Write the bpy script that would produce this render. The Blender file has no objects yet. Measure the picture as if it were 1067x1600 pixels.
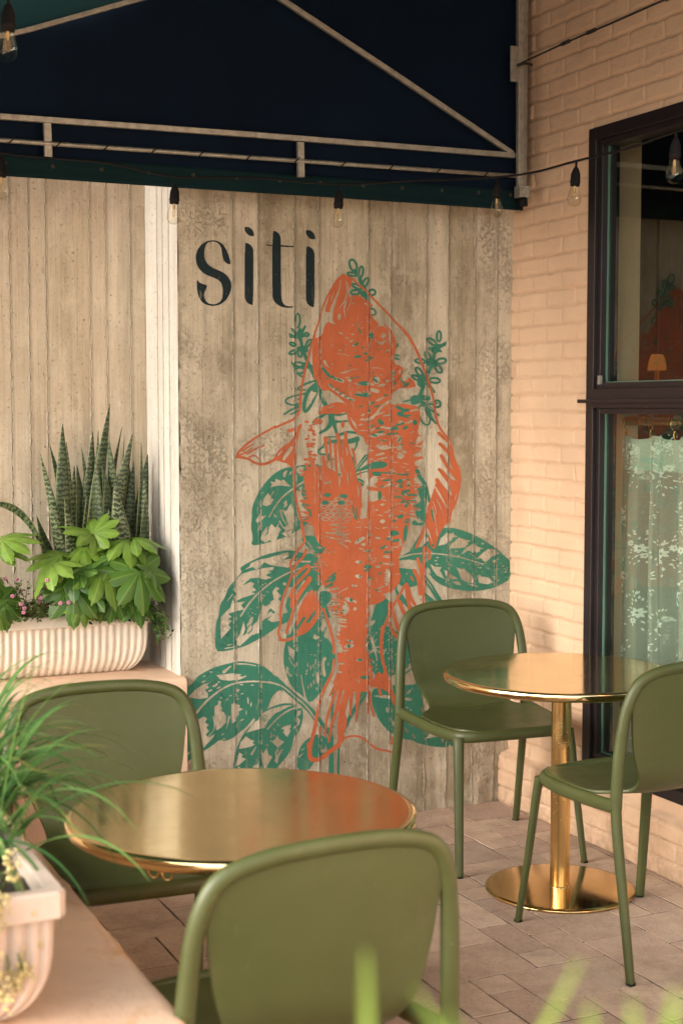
import bpy, bmesh, math, random
import numpy as np
from mathutils import Vector, Matrix
R = math.radians
rng = random.Random(7)
nrng = np.random.RandomState(11)
scn = bpy.context.scene
COL = scn.collection

# ------------------------------------------------------------------ camera model
FPX = 2300.0; CAMZ = 1.62; PITCH = math.atan(160/2300); YAW = R(24.8)
F = Vector((math.sin(YAW)*math.cos(PITCH), math.cos(YAW)*math.cos(PITCH), -math.sin(PITCH)))
RT = Vector((math.cos(YAW), -math.sin(YAW), 0))
UP = RT.cross(F)
CAM = Vector((0, 0, CAMZ))
def ray(px, py):
    return F + RT*((px-533.5)/FPX) + UP*(-(py-800)/FPX)
def on_y(px, py, Y):
    d = ray(px, py); return CAM + d*(Y/d.y)
def on_x(px, py, X):
    d = ray(px, py); return CAM + d*(X/d.x)
def on_z(px, py, Z):
    d = ray(px, py); return CAM + d*((Z-CAMZ)/d.z)
WY = 5.18      # face of the mural wall
LY = 5.57      # face of the recessed wall on the left
PX = on_y(279, 600, WY).x     # left end of the mural wall
BX = 3.165     # face of the painted brick wall
LEDGE = 0.63

# ------------------------------------------------------------------ object helpers
def link(name, me, mat=None, parent=None, smooth=True):
    o = bpy.data.objects.new(name, me); COL.objects.link(o)
    if mat is not None and len(me.materials) == 0: me.materials.append(mat)
    if smooth: me.shade_smooth()
    if parent is not None: o.parent = parent
    return o
def mesh(name, vs, fs, mat=None, parent=None, smooth=True):
    me = bpy.data.meshes.new(name); me.from_pydata([tuple(v) for v in vs], [], fs); me.update()
    return link(name, me, mat, parent, smooth)
def tag(o, label=None, cat=None, group=None, kind=None):
    if label: o['label'] = label
    if cat: o['category'] = cat
    if group: o['group'] = group
    if kind: o['kind'] = kind
    return o
def empty(name, loc=(0, 0, 0), rz=0):
    o = bpy.data.objects.new(name, None); COL.objects.link(o)
    o.location = loc; o.rotation_euler = (0, 0, rz); o.empty_display_size = 0.1
    return o
def copy_tree(o, parent=None):
    c = o.copy(); COL.objects.link(c)
    if parent is not None: c.parent = parent
    for ch in list(o.children): copy_tree(ch, c)
    return c

class MB:
    def __init__(s): s.v = []; s.f = []
    def add(s, vs, fs):
        n = len(s.v); s.v += [tuple(v) for v in vs]; s.f += [tuple(i+n for i in f) for f in fs]; return s
    def box(s, a, b):
        (x0, y0, z0), (x1, y1, z1) = a, b
        return s.add([(x0,y0,z0),(x1,y0,z0),(x1,y1,z0),(x0,y1,z0),(x0,y0,z1),(x1,y0,z1),(x1,y1,z1),(x0,y1,z1)],
                     [(0,3,2,1),(4,5,6,7),(0,1,5,4),(1,2,6,5),(2,3,7,6),(3,0,4,7)])
    def tube(s, pts, rad, n=12, sec=None, ref=None, smoothit=0, caps=True):
        """sweep an ellipse along pts; rad number or list; sec = aspect of the second axis; ref = direction of the first axis"""
        pts = [Vector(p) for p in pts]
        rr = list(rad) if hasattr(rad, '__len__') else [rad]*len(pts)
        if smoothit:
            P, Q = [], []
            for i in range(len(pts)-1):
                p0 = pts[max(i-1, 0)]; p1 = pts[i]; p2 = pts[i+1]; p3 = pts[min(i+2, len(pts)-1)]
                for k in range(smoothit):
                    t = k/smoothit
                    P.append(0.5*((2*p1)+(p2-p0)*t+(2*p0-5*p1+4*p2-p3)*t*t+(3*p1-p0-3*p2+p3)*t**3))
                    Q.append(rr[i]*(1-t)+rr[i+1]*t)
            P.append(pts[-1]); Q.append(rr[-1]); pts, rr = P, Q
        m = len(pts); T = []
        for i in range(m):
            t = pts[min(i+1, m-1)]-pts[max(i-1, 0)]; T.append(t.normalized())
        u = Vector(ref) if ref else (Vector((0, 0, 1)) if abs(T[0].z) < .9 else Vector((1, 0, 0)))
        u = (u - T[0]*u.dot(T[0])).normalized(); vs = []
        for i in range(m):
            if ref: u = Vector(ref)
            u = (u - T[i]*u.dot(T[i])).normalized(); w = T[i].cross(u)
            a = rr[i]; b = a*(sec if sec else 1)
            for k in range(n):
                th = 2*math.pi*k/n; vs.append(pts[i]+u*(a*math.cos(th))+w*(b*math.sin(th)))
        fs = [(i*n+k, i*n+(k+1) % n, (i+1)*n+(k+1) % n, (i+1)*n+k) for i in range(m-1) for k in range(n)]
        if caps: fs += [tuple(range(n-1, -1, -1)), tuple((m-1)*n+k for k in range(n))]
        return s.add(vs, fs)
    def lathe(s, prof, c=(0, 0, 0), n=48):
        vs = []; fs = []; m = len(prof)
        for (r, z) in prof:
            for k in range(n):
                th = 2*math.pi*k/n; vs.append((c[0]+r*math.cos(th), c[1]+r*math.sin(th), c[2]+z))
        for i in range(m-1):
            for k in range(n): fs.append((i*n+k, i*n+(k+1) % n, (i+1)*n+(k+1) % n, (i+1)*n+k))
        return s.add(vs, fs)
    def ball(s, c, r, n=8, sz=1.0):
        prof = [(max(r*math.sin(math.pi*i/n), 1e-5), -r*sz*math.cos(math.pi*i/n)) for i in range(n+1)]
        return s.lathe(prof, c, n)
    def quad(s, a, b, c, d): return s.add([a, b, c, d], [(0, 1, 2, 3)])
    def build(s, name, mat=None, parent=None, smooth=True): return mesh(name, s.v, s.f, mat, parent, smooth)

def bevel(o, w=.003, seg=2, ang=40):
    m = o.modifiers.new('bevel', 'BEVEL'); m.width = w; m.segments = seg; m.limit_method = 'ANGLE'; m.angle_limit = R(ang)
    m.harden_normals = False
    return o
def autosmooth(o, ang=35):
    bm = bmesh.new(); bm.from_mesh(o.data)
    for e in bm.edges:
        if len(e.link_faces) == 2 and e.calc_face_angle(0) > R(ang): e.smooth = False
    bm.to_mesh(o.data); bm.free(); return o

# ------------------------------------------------------------------ node helpers
class NT:
    def __init__(s, name):
        s.m = bpy.data.materials.new(name); s.m.use_nodes = True; s.t = s.m.node_tree; s.t.nodes.clear()
        s.out = s.n('ShaderNodeOutputMaterial')
    def n(s, ty, **kw):
        x = s.t.nodes.new(ty)
        for k, v in kw.items(): setattr(x, k, v)
        return x
    def l(s, a, b): s.t.links.new(a, b)
    def inp(s, sock, v):
        if v is None: return
        if hasattr(v, 'is_output'): s.l(v, sock)
        elif isinstance(v, (tuple, list)) and len(v) == 3 and sock.type == 'RGBA': sock.default_value = (*v, 1)
        else: sock.default_value = v
    def math(s, op, a, b=None, c=None, clamp=False):
        x = s.n('ShaderNodeMath', operation=op, use_clamp=clamp)
        s.inp(x.inputs[0], a); s.inp(x.inputs[1], b); s.inp(x.inputs[2], c); return x.outputs[0]
    def mix(s, f, a, b, mode='MIX'):
        x = s.n('ShaderNodeMix', data_type='RGBA', blend_type=mode)
        s.inp(x.inputs[0], f); s.inp(x.inputs[6], a); s.inp(x.inputs[7], b); return x.outputs[2]
    def coord(s, kind='Object'):
        return s.n('ShaderNodeTexCoord').outputs[kind]
    def xyz(s, v):
        x = s.n('ShaderNodeSeparateXYZ'); s.l(v, x.inputs[0]); return x.outputs
    def scale(s, v, sc, loc=(0, 0, 0)):
        x = s.n('ShaderNodeMapping'); s.l(v, x.inputs[0]); x.inputs['Scale'].default_value = sc; x.inputs['Location'].default_value = loc
        return x.outputs[0]
    def noise(s, v, sc=5, det=4, rough=.55, dist=0):
        x = s.n('ShaderNodeTexNoise'); s.inp(x.inputs['Vector'], v); x.inputs['Scale'].default_value = sc
        x.inputs['Detail'].default_value = det; x.inputs['Roughness'].default_value = rough; x.inputs['Distortion'].default_value = dist
        return x.outputs[0]
    def voro(s, v, sc=5, feature='F1', out=0):
        x = s.n('ShaderNodeTexVoronoi', feature=feature); s.inp(x.inputs['Vector'], v); x.inputs['Scale'].default_value = sc
        return x.outputs[out]
    def map(s, v, a, b, c=0, d=1, smooth=False):
        x = s.n('ShaderNodeMapRange'); s.inp(x.inputs[0], v)
        if smooth: x.interpolation_type = 'SMOOTHSTEP'
        for i, q in enumerate((a, b, c, d)): x.inputs[i+1].default_value = q
        return x.outputs[0]
    def bump(s, h, st=1.0, d=.01, normal=None):
        x = s.n('ShaderNodeBump'); s.inp(x.inputs['Height'], h); x.inputs['Strength'].default_value = st
        x.inputs['Distance'].default_value = d; s.inp(x.inputs['Normal'], normal); return x.outputs[0]
    def bsdf(s, col, rough=.6, metal=0, bump=None, spec=None, **kw):
        b = s.n('ShaderNodeBsdfPrincipled'); s.inp(b.inputs['Base Color'], col); s.inp(b.inputs['Roughness'], rough)
        b.inputs['Metallic'].default_value = metal
        if bump is not None: s.l(bump, b.inputs['Normal'])
        if spec is not None: b.inputs['Specular IOR Level'].default_value = spec
        for k, v in kw.items(): s.inp(b.inputs[k], v)
        return b.outputs[0]
    def done(s, sh): s.l(sh, s.out.inputs[0]); return s.m

def simple(name, col, rough=.5, metal=0, noise_amt=.12, nscale=8, bumpd=0, bscale=120, **kw):
    t = NT(name); c = t.coord(); nz = t.noise(c, nscale, 5)
    dark = tuple(x*(1-noise_amt*1.5) for x in col); lite = tuple(min(x*(1+noise_amt), 1) for x in col)
    cc = t.mix(t.map(nz, .3, .7), dark, lite)
    bp = t.bump(t.noise(c, bscale, 3), .6, bumpd) if bumpd else None
    rr = t.map(t.noise(c, nscale*2.3, 4), .25, .75, max(rough-.07, .02), rough+.07)
    return t.done(t.bsdf(cc, rr, metal, bp, **kw))

# ---- board formed concrete: height and colour depend only on position, so paint laid on it shares them
seam_px = [364.5, 403.5, 459.5, 498, 574.5, 609.5, 664.5, 699, 740, 774]
SEAMS = [on_y(p, 640, WY).x for p in seam_px]
seam_px_l = [-60, -15, 16, 45.5, 72.5, 141, 166, 204]
SEAMS_L = [on_y(p, 500, LY).x for p in seam_px_l]
SEAMS_END = [WY+.10, WY+.175, WY+.24]

def concrete_parts(t, axis, seams, finw=.0038):
    zones = (seams[7]+.10, seams[0]) if len(seams) > 8 else None
    c = t.coord(); X = t.xyz(c)
    x = X[axis]
    wob = t.math('MULTIPLY', t.math('SUBTRACT', t.noise(t.scale(c, (1, 1, 9)), 3, 5, .7), .5), .007)
    xw = t.math('ADD', x, wob)
    idx = None; fin = None; sh = None
    wid = t.map(t.noise(t.scale(c, (.6, .6, 14)), 2.2, 5, .7), .42, .62, finw*.25, finw*1.5)
    for k, s in enumerate(seams):
        st = t.math('GREATER_THAN', xw, s); idx = st if idx is None else t.math('ADD', idx, st)
        dd = t.math('DIVIDE', t.math('ABSOLUTE', t.math('SUBTRACT', xw, s)), wid)
        f = t.math('SUBTRACT', 1.3, dd, clamp=True); fin = f if fin is None else t.math('MAXIMUM', fin, f)
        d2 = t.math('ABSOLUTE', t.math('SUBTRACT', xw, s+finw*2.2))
        g = t.math('SUBTRACT', 1, t.math('DIVIDE', d2, finw*1.5), clamp=True); sh = g if sh is None else t.math('MAXIMUM', sh, g)  # dark line beside each fin: its shadow put into the colour
    wn = t.n('ShaderNodeTexWhiteNoise', noise_dimensions='1D'); t.l(t.math('ADD', t.math('MULTIPLY', idx, 3.17), 1.3), wn.inputs['W'])
    board = wn.outputs['Value']
    off = t.n('ShaderNodeCombineXYZ'); t.l(t.math('MULTIPLY', board, 9.0), off.inputs[2]); t.l(t.math('MULTIPLY', board, 3.0), off.inputs[0])
    va = t.n('ShaderNodeVectorMath', operation='ADD'); t.l(c, va.inputs[0]); t.l(off.outputs[0], va.inputs[1]); cb_ = va.outputs[0]
    st1 = (16, 16, 1.1) ; st2 = (150, 150, 3.0)
    grain = t.noise(t.scale(cb_, st1), 1, 5, .65); fine = t.noise(t.scale(c, st2), 1, 3, .6)
    pits = t.map(t.noise(c, 95, 4, .7), .62, .74, 0, 1)
    rg = t.map(t.noise(c, 3.1, 4), .56, .68, 0, 1)            # patches where the face has broken up
    rg = t.math('MULTIPLY', rg, 1.0 if zones else 0.0)
    t.cb = cb_
    if zones:
        z1 = t.map(x, zones[0]-.02, zones[0]+.06, 0, 1); z2 = t.map(x, zones[1]+.01, zones[1]-.03, 0, 1)
        zn_ = t.math('MULTIPLY', t.math('MAXIMUM', z1, z2), t.map(t.noise(c, 3.2, 6, .75), .42, .64)); rg = t.math('MAXIMUM', rg, zn_)
    crack = t.map(t.noise(c, 85, 5, .8, .2), .49, .40, 0, 1)
    h = t.math('MULTIPLY', fin, 1.1)
    h = t.math('ADD', h, t.math('MULTIPLY', board, .45))
    h = t.math('ADD', h, t.math('MULTIPLY', grain, .25))
    h = t.math('ADD', h, t.math('MULTIPLY', fine, .07))
    h = t.math('ADD', h, t.math('MULTIPLY', t.noise(c, 60, 5, .7), .16))
    h = t.math('SUBTRACT', h, t.math('MULTIPLY', pits, .35))
    h = t.math('SUBTRACT', h, t.math('MULTIPLY', t.math('MULTIPLY', rg, crack), .3))
    return c, X, fin, sh, board, grain, fine, pits, rg, crack, h

def concrete_mat(name, axis, seams, lite, mid, dark, stain=1.0, fincol=(.62, .52, .38)):
    t = NT(name); c, X, fin, sh, board, grain, fine, pits, rg, crack, h = concrete_parts(t, axis, seams)
    base = t.mix(t.map(board, 0, 1, 0, 1), lite, mid)
    base = t.mix(t.math('MULTIPLY', t.map(grain, .45, .72), .30), base, dark)
    soot = t.math('MULTIPLY', t.map(t.noise(t.scale(t.cb, (10, 10, .75)), 1, 5, .65), .50, .68), .72*stain)
    base = t.mix(soot, base, tuple(x*.62 for x in mid))
    str_ = t.map(t.noise(t.scale(c, (95, 95, 1.6)), 1, 4, .7), .54, .66)
    base = t.mix(t.math('MULTIPLY', str_, t.map(board, 0, 1, .12, .5)), base, dark)
    spot = t.map(t.noise(t.scale(c, (1, 1, .8)), 34, 4, .75), .64, .70)
    base = t.mix(t.math('MULTIPLY', spot, .5*stain), base, tuple(x*.8 for x in dark))
    big = t.math('MULTIPLY', t.map(t.noise(t.scale(t.cb, (2.2, 2.2, 1.1)), 1.3, 6, .6), .44, .62), .55*stain)
    base = t.mix(big, base, dark)
    blot = t.math('MULTIPLY', t.map(t.noise(t.scale(c, (1, 1, .6)), 11, 6, .75), .48, .66), .55)
    base = t.mix(blot, base, lite)
    base = t.mix(t.math('MULTIPLY', t.map(fine, .5, .75), .25), base, tuple(x*.5 for x in dark))
    base = t.mix(t.math('MULTIPLY', pits, .55), base, tuple(x*.3 for x in dark))
    base = t.mix(t.math('MULTIPLY', t.math('MULTIPLY', rg, crack), .15*stain), base, tuple(x*.7 for x in dark))
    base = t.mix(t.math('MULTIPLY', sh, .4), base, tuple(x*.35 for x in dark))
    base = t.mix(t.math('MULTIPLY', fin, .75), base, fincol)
    bp = t.bump(h, 1.0, .009)
    return t.done(t.bsdf(base, .85, 0, bp, spec=.25))
def paint_mat(name, col, rough=.55):
    t = NT(name); c, X, fin, sh, board, grain, fine, pits, rg, crack, h = concrete_parts(t, 0, SEAMS)
    base = t.mix(t.map(t.noise(c, 9, 4), .3, .7), tuple(x*.9 for x in col), tuple(min(1, x*1.1) for x in col))
    base = t.mix(t.math('MULTIPLY', t.map(grain, .5, .7), .22), base, tuple(x*.72 for x in col))
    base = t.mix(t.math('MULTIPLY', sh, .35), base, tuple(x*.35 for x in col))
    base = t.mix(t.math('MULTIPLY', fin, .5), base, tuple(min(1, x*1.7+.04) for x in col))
    chip = t.map(t.noise(c, 120, 3, .8), .68, .72)
    wear = t.math('MULTIPLY', t.map(t.noise(c, 38, 5, .8), .50, .56), t.math('MAXIMUM', fin, t.math('MULTIPLY', sh, .9)))
    rub = t.math('MULTIPLY', t.map(t.noise(t.scale(c, (1, 1, .25)), 26, 5, .8), .60, .68), .38)
    base = t.mix(t.math('MAXIMUM', t.math('MAXIMUM', t.math('MULTIPLY', chip, .7), wear), rub), base, (.47, .40, .30))
    bp = t.bump(h, .9, .009)
    return t.done(t.bsdf(base, rough, 0, bp, spec=.3))

M = {}
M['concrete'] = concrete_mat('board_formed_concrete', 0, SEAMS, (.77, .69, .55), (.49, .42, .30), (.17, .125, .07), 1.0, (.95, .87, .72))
M['concrete_left'] = concrete_mat('recessed_concrete', 0, SEAMS_L, (.74, .645, .52), (.58, .485, .36), (.36, .27, .175), .6, (.85, .74, .58))
M['concrete_end'] = concrete_mat('whitewashed_concrete', 1, SEAMS_END, (.64, .61, .56), (.57, .53, .48), (.42, .37, .30), .5, (.7, .65, .56))
M['orange'] = paint_mat('orange_paint', (.54, .135, .055))
M['teal'] = paint_mat('green_paint', (.042, .205, .135))
M['ink'] = paint_mat('navy_paint', (.005, .021, .028), .6)

def stucco_mat(name, col, stain=True):
    t = NT(name); c = t.coord()
    b = t.mix(t.map(t.noise(c, 3, 5), .3, .7), tuple(x*.86 for x in col), tuple(min(1, x*1.06) for x in col))
    b = t.mix(t.math('MULTIPLY', t.map(t.noise(c, 22, 5, .7), .55, .75), .3), b, tuple(x*.6 for x in col))
    if stain:
        r = t.math('MULTIPLY', t.map(t.noise(t.scale(c, (7, 4, 6)), 1, 4, .6, .6), .57, .70), .55)
        b = t.mix(r, b, (.55, .24, .05))
    h = t.math('ADD', t.noise(c, 160, 4, .7), t.math('MULTIPLY', t.noise(c, 18, 4), 2.0))
    return t.done(t.bsdf(b, .85, 0, t.bump(h, .7, .003), spec=.25))
M['stucco'] = stucco_mat('peach_stucco', (.74, .52, .375))
def brick_paint():
    t = NT('painted_brick'); c = t.coord()
    col = (.78, .545, .375)
    b = t.mix(t.map(t.noise(c, 4, 5), .3, .7), tuple(x*.9 for x in col), col)
    b = t.mix(t.math('MULTIPLY', t.map(t.noise(c, 45, 5, .75), .6, .75), .35), b, (.42, .24, .12))
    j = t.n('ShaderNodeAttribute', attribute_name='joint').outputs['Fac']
    b = t.mix(t.math('MULTIPLY', j, t.map(t.noise(c, 7, 4), .3, .7, .12, .42)), b, (.40, .24, .14))  # joints darkened: grime, with their shadow lines put into the colour
    low = t.math('MULTIPLY', t.map(t.xyz(c)[2], .16, .0), t.map(t.noise(c, 26, 5, .7), .42, .6)); b = t.mix(t.math('MULTIPLY', low, .5), b, (.30, .21, .14))
    h = t.math('ADD', t.noise(c, 210, 3, .7), t.math('MULTIPLY', t.noise(c, 60, 5, .7), 2.2))
    return t.done(t.bsdf(b, .6, 0, t.bump(h, .8, .0022), spec=.35))
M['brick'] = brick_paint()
def brass(name, rough, col=(.80, .56, .26), scr=.00022):
    t = NT(name); c = t.coord()
    b = t.mix(t.map(t.noise(c, 5, 5, .6), .3, .7), tuple(x*.86 for x in col), col)
    sm = t.noise(c, 7, 6, .7)
    rr = t.math('ADD', t.map(sm, .38, .72, rough-.03, rough+.09), t.map(t.noise(t.scale(c, (4, 300, 300)), 1, 2), .3, .7, -.02, .03))
    h = t.noise(t.scale(c, (3, 260, 260)), 1, 3)
    return t.done(t.bsdf(b, rr, 1.0, t.bump(h, .5, scr), Anisotropic=.15))
M['brass'] = brass('brushed_brass', .09, (.84, .67, .36))
M['brass_dark'] = brass('brass_column', .22, (.80, .57, .25))
M['brass_base'] = brass('polished_brass', .10, (.68, .48, .21))
def plastic():
    t = NT('olive_plastic'); c = t.coord()
    col = (.060, .073, .022)
    b = t.mix(t.map(t.noise(c, 6, 4), .3, .7), tuple(x*.9 for x in col), tuple(x*1.08 for x in col))
    sc = t.math('MULTIPLY', t.map(t.noise(t.scale(c, (60, 60, 25)), 1, 4, .8), .66, .74), .35)
    b = t.mix(sc, b, (.25, .27, .17))
    b = t.mix(t.math('MULTIPLY', t.map(t.noise(c, 3.5, 6, .75), .52, .68), .2), b, (.14, .15, .07))
    return t.done(t.bsdf(b, t.map(t.noise(c, 12, 4), .3, .7, .36, .5), 0, t.bump(t.noise(c, 500, 2), .35, .0006), spec=.5))
M['plastic'] = plastic()
def canvas(name, col):
    t = NT(name); c = t.coord()
    w = t.noise(t.scale(c, (300, 300, 60)), 1, 2)
    b = t.mix(t.map(t.noise(c, 2, 4), .3, .7), tuple(x*.75 for x in col), tuple(x*1.2 for x in col))
    p = t.bsdf(b, .85, 0, t.bump(w, .4, .0008), spec=.15)
    return t.done(p)
def thin_canvas(name, col, tr):
    t = NT(name); p = t.bsdf(col, .75, spec=.25)
    x = t.n('ShaderNodeBsdfTranslucent'); x.inputs[0].default_value = (*tr, 1)
    a = t.n('ShaderNodeAddShader'); t.l(p, a.inputs[0]); t.l(x.outputs[0], a.inputs[1])
    return t.done(a.outputs[0])
M['canvas'] = canvas('navy_canvas', (.0025, .010, .026))
M['roof'] = thin_canvas('green_canvas', (.006, .022, .024), (.001, .006, .0065))
M['valance'] = canvas('valance_canvas', (.004, .020, .024))
M['galv'] = simple('galvanised_steel', (.40, .38, .33), .5, .6, .16, 45, .0008, 90)
M['steel'] = simple('dark_steel', (.03, .028, .025), .45, .5)
M['black_frame'] = simple('black_frame', (.018, .012, .014), .38, 0, .2, 4)
M['rubber'] = simple('black_rubber', (.009, .008, .009), .7, spec=.2)
M['planter'] = simple('cast_stone', (.78, .70, .59), .75, 0, .07, 12, .0016, 140)
M['planter_near'] = simple('cast_stone_pink', (.56, .46, .39), .75, 0, .08, 12, .0016, 140)
M['soil'] = simple('soil', (.035, .022, .014), .95, 0, .4, 40, .01, 60)
M['cord'] = M['rubber']
# ------------------------------------------------------------------ camera, light
cd = bpy.data.cameras.new('camera'); cam = bpy.data.objects.new('camera', cd); COL.objects.link(cam); scn.camera = cam
cam.location = CAM
cam.rotation_euler = (math.pi/2-PITCH, 0, -YAW)
cd.sensor_fit = 'VERTICAL'; cd.sensor_height = 36; cd.lens = FPX/1600*36; cd.clip_end = 500; cd.clip_start = .05
cd.dof.use_dof = True; cd.dof.focus_distance = 5.0; cd.dof.aperture_fstop = 4.2
w = bpy.data.worlds.new('World'); scn.world = w; w.use_nodes = True
nt = w.node_tree; bg = nt.nodes['Background']
sky = nt.nodes.new('ShaderNodeTexSky'); sky.sky_type = 'NISHITA'; sky.sun_disc = False
SUN_EL = 30; SUN_AZ = -97     # azimuth measured from +Y towards +X
sky.sun_elevation = R(SUN_EL); sky.sun_rotation = R(SUN_AZ)
sky.dust_density = 3.0; sky.air_density = 1.0
hs = nt.nodes.new('ShaderNodeHueSaturation'); hs.inputs['Saturation'].default_value = .35
mx = nt.nodes.new('ShaderNodeMix'); mx.data_type = 'RGBA'; mx.blend_type = 'MULTIPLY'; mx.inputs[0].default_value = 1
mx.inputs[7].default_value = (1.0, .96, .89, 1)
nt.links.new(sky.outputs[0], hs.inputs['Color']); nt.links.new(hs.outputs[0], mx.inputs[6]); nt.links.new(mx.outputs[2], bg.inputs[0])
bg.inputs[1].default_value = .15
sl = bpy.data.lights.new('sun', 'SUN'); sl.energy = .65; sl.angle = R(85); sl.color = (1, .94, .85)
so = bpy.data.objects.new('sun', sl); COL.objects.link(so)
az, el = R(SUN_AZ), R(SUN_EL)
sd = Vector((math.sin(az)*math.cos(el), math.cos(az)*math.cos(el), math.sin(el)))
so.rotation_euler = sd.to_track_quat('Z', 'Y').to_euler()
vs = scn.view_settings; vs.view_transform = 'Standard'; vs.look = 'None'; vs.gamma = 1; vs.exposure = 2.06
scn.render.engine = 'CYCLES'
scn.cycles.max_bounces = 8; scn.cycles.transparent_max_bounces = 16

# ------------------------------------------------------------------ ground and paving
def ground_mat():
    t = NT('street_paving'); c = t.coord()
    b = t.n('ShaderNodeTexBrick'); t.l(c, b.inputs[0]); b.inputs['Scale'].default_value = 1
    b.inputs['Brick Width'].default_value = .4; b.inputs['Row Height'].default_value = .2; b.inputs['Mortar Size'].default_value = .0009
    b.inputs['Color1'].default_value = (.33, .25, .19, 1); b.inputs['Color2'].default_value = (.27, .2, .15, 1); b.inputs['Mortar'].default_value = (.09, .07, .05, 1)
    return t.done(t.bsdf(b.outputs[0], .9))
g = MB().quad((-60, -60, -.012), (60, -60, -.012), (60, 60, -.012), (-60, 60, -.012)).build('ground', ground_mat()); tag(g, kind='structure')
def paver_mat():
    t = NT('paver_stone'); c = t.coord(); a = t.n('ShaderNodeAttribute', attribute_name='tone')
    b = t.mix(a.outputs['Fac'], (.40, .30, .235), (.60, .475, .36))
    a2 = t.n('ShaderNodeAttribute', attribute_name='hue'); b = t.mix(a2.outputs['Fac'], b, (.33, .265, .23))
    b = t.mix(t.math('MULTIPLY', t.map(t.noise(c, 9, 6, .75), .42, .66), .6), b, (.22, .155, .115))
    b = t.mix(t.math('MULTIPLY', t.map(t.noise(c, 85, 4, .85), .38, .62), .6), b, (.60, .40, .31))
    b = t.mix(t.math('MULTIPLY', t.map(t.noise(c, 120, 4, .85), .58, .68), .7), b, (.09, .06, .045))
    b = t.mix(t.math('MULTIPLY', t.map(t.noise(c, 2.1, 4, .6), .52, .68), .35), b, (.17, .125, .10))
    h = t.math('ADD', t.math('MULTIPLY', t.noise(c, 150, 4, .8), 1.0), t.math('MULTIPLY', t.noise(c, 14, 4), 2.0))
    return t.done(t.bsdf(b, .88, 0, t.bump(h, .8, .003), spec=.2))
cs = .117; x0p, x1p, y0p, y1p = -.3, 3.3, .4, 5.75
nx = int((x1p-x0p)/cs); ny = int((y1p-y0p)/cs); used = [[False]*ny for _ in range(nx)]
vs_, fs_, tones, hues = [], [], [], []
for j in range(ny):
    for i in range(nx):
        if used[i][j]: continue
        for (a, b) in rng.sample([(3, 2), (2, 2), (2, 1), (3, 1), (3, 2), (2, 2), (1, 2), (1, 1), (3, 1)], 9)+[(1, 1)]:
            if i+a <= nx and j+b <= ny and all(not used[i+p][j+q] for p in range(a) for q in range(b)): break
        for p in range(a):
            for q in range(b): used[i+p][j+q] = True
        gp = .0027
        X0, X1, Y0, Y1 = x0p+i*cs+gp, x0p+(i+a)*cs-gp, y0p+j*cs+gp, y0p+(j+b)*cs-gp
        h = rng.uniform(-.0006, .0012); tl = [rng.uniform(-.0006, .0010) for _ in range(4)]; e = .0009
        base = len(vs_)
        # wobbly chamfered slab
        def ring(z, ins, n=5):
            pts = []
            cn = [(X0+ins, Y0+ins), (X1-ins, Y0+ins), (X1-ins, Y1-ins), (X0+ins, Y1-ins)]
            for k in range(4):
                p, q = cn[k], cn[(k+1) % 4]
                for m in range(n):
                    tt = m/n; wv = jit[k*n+m]
                    pts.append((p[0]+(q[0]-p[0])*tt+wv[0], p[1]+(q[1]-p[1])*tt+wv[1], z+h+tl[k]*(1-tt)+tl[(k+1) % 4]*tt))
            return pts
        jit = [(rng.uniform(-.0013, .0013), rng.uniform(-.0013, .0013)) for _ in range(20)]
        r0 = ring(-.03, 0); r1 = ring(-.0035, 0); r2 = ring(0, e)
        vs_ += r0+r1+r2; n = 20
        for k in range(n):
            fs_.append((base+k, base+(k+1) % n, base+n+(k+1) % n, base+n+k)); fs_.append((base+n+k, base+n+(k+1) % n, base+2*n+(k+1) % n, base+2*n+k))
        fs_.append(tuple(base+2*n+k for k in range(n)))
        tv = rng.random()**1.2; hv = rng.choice([0, 0, .3, .8])*rng.random()
        tones += [tv]*60; hues += [hv]*60
pv = mesh('paving', vs_, fs_, paver_mat(), smooth=False); tag(pv, kind='structure')
for nm, dat in (('tone', tones), ('hue', hues)):
    at = pv.data.attributes.new(nm, 'FLOAT', 'POINT'); at.data.foreach_set('value', dat)
jn = MB().quad((x0p, y0p, -.0022), (x1p, y0p, -.0022), (x1p, y1p, -.0022), (x0p, y1p, -.0022)).build('joint_sand', simple('joint_sand', (.035, .026, .018), .95, 0, .3, 60)); tag(jn, kind='structure')

# ------------------------------------------------------------------ value noise in numpy
def vnoise(x, y, seed=0):
    xi = np.floor(x).astype(np.int64); yi = np.floor(y).astype(np.int64); xf = x-xi; yf = y-yi
    xf = xf*xf*(3-2*xf); yf = yf*yf*(3-2*yf)
    def h(a, b):
        n = (a*374761393+b*668265263+seed*974634777) & 0xffffffff
        n = ((n ^ (n >> 13))*1274126177) & 0xffffffff
        return ((n ^ (n >> 16)) & 0xffff)/65535.0
    return (h(xi, yi)*(1-xf)+h(xi+1, yi)*xf)*(1-yf)+(h(xi, yi+1)*(1-xf)+h(xi+1, yi+1)*xf)*yf
def fbm(x, y, o=4, seed=0):
    s = 0; a = .5
    for k in range(o): s = s+a*vnoise(x*2**k, y*2**k, seed+k); a *= .5
    return s
def sstep(a, b, x):
    t = np.clip((x-a)/(b-a), 0, 1); return t*t*(3-2*t)

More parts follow.
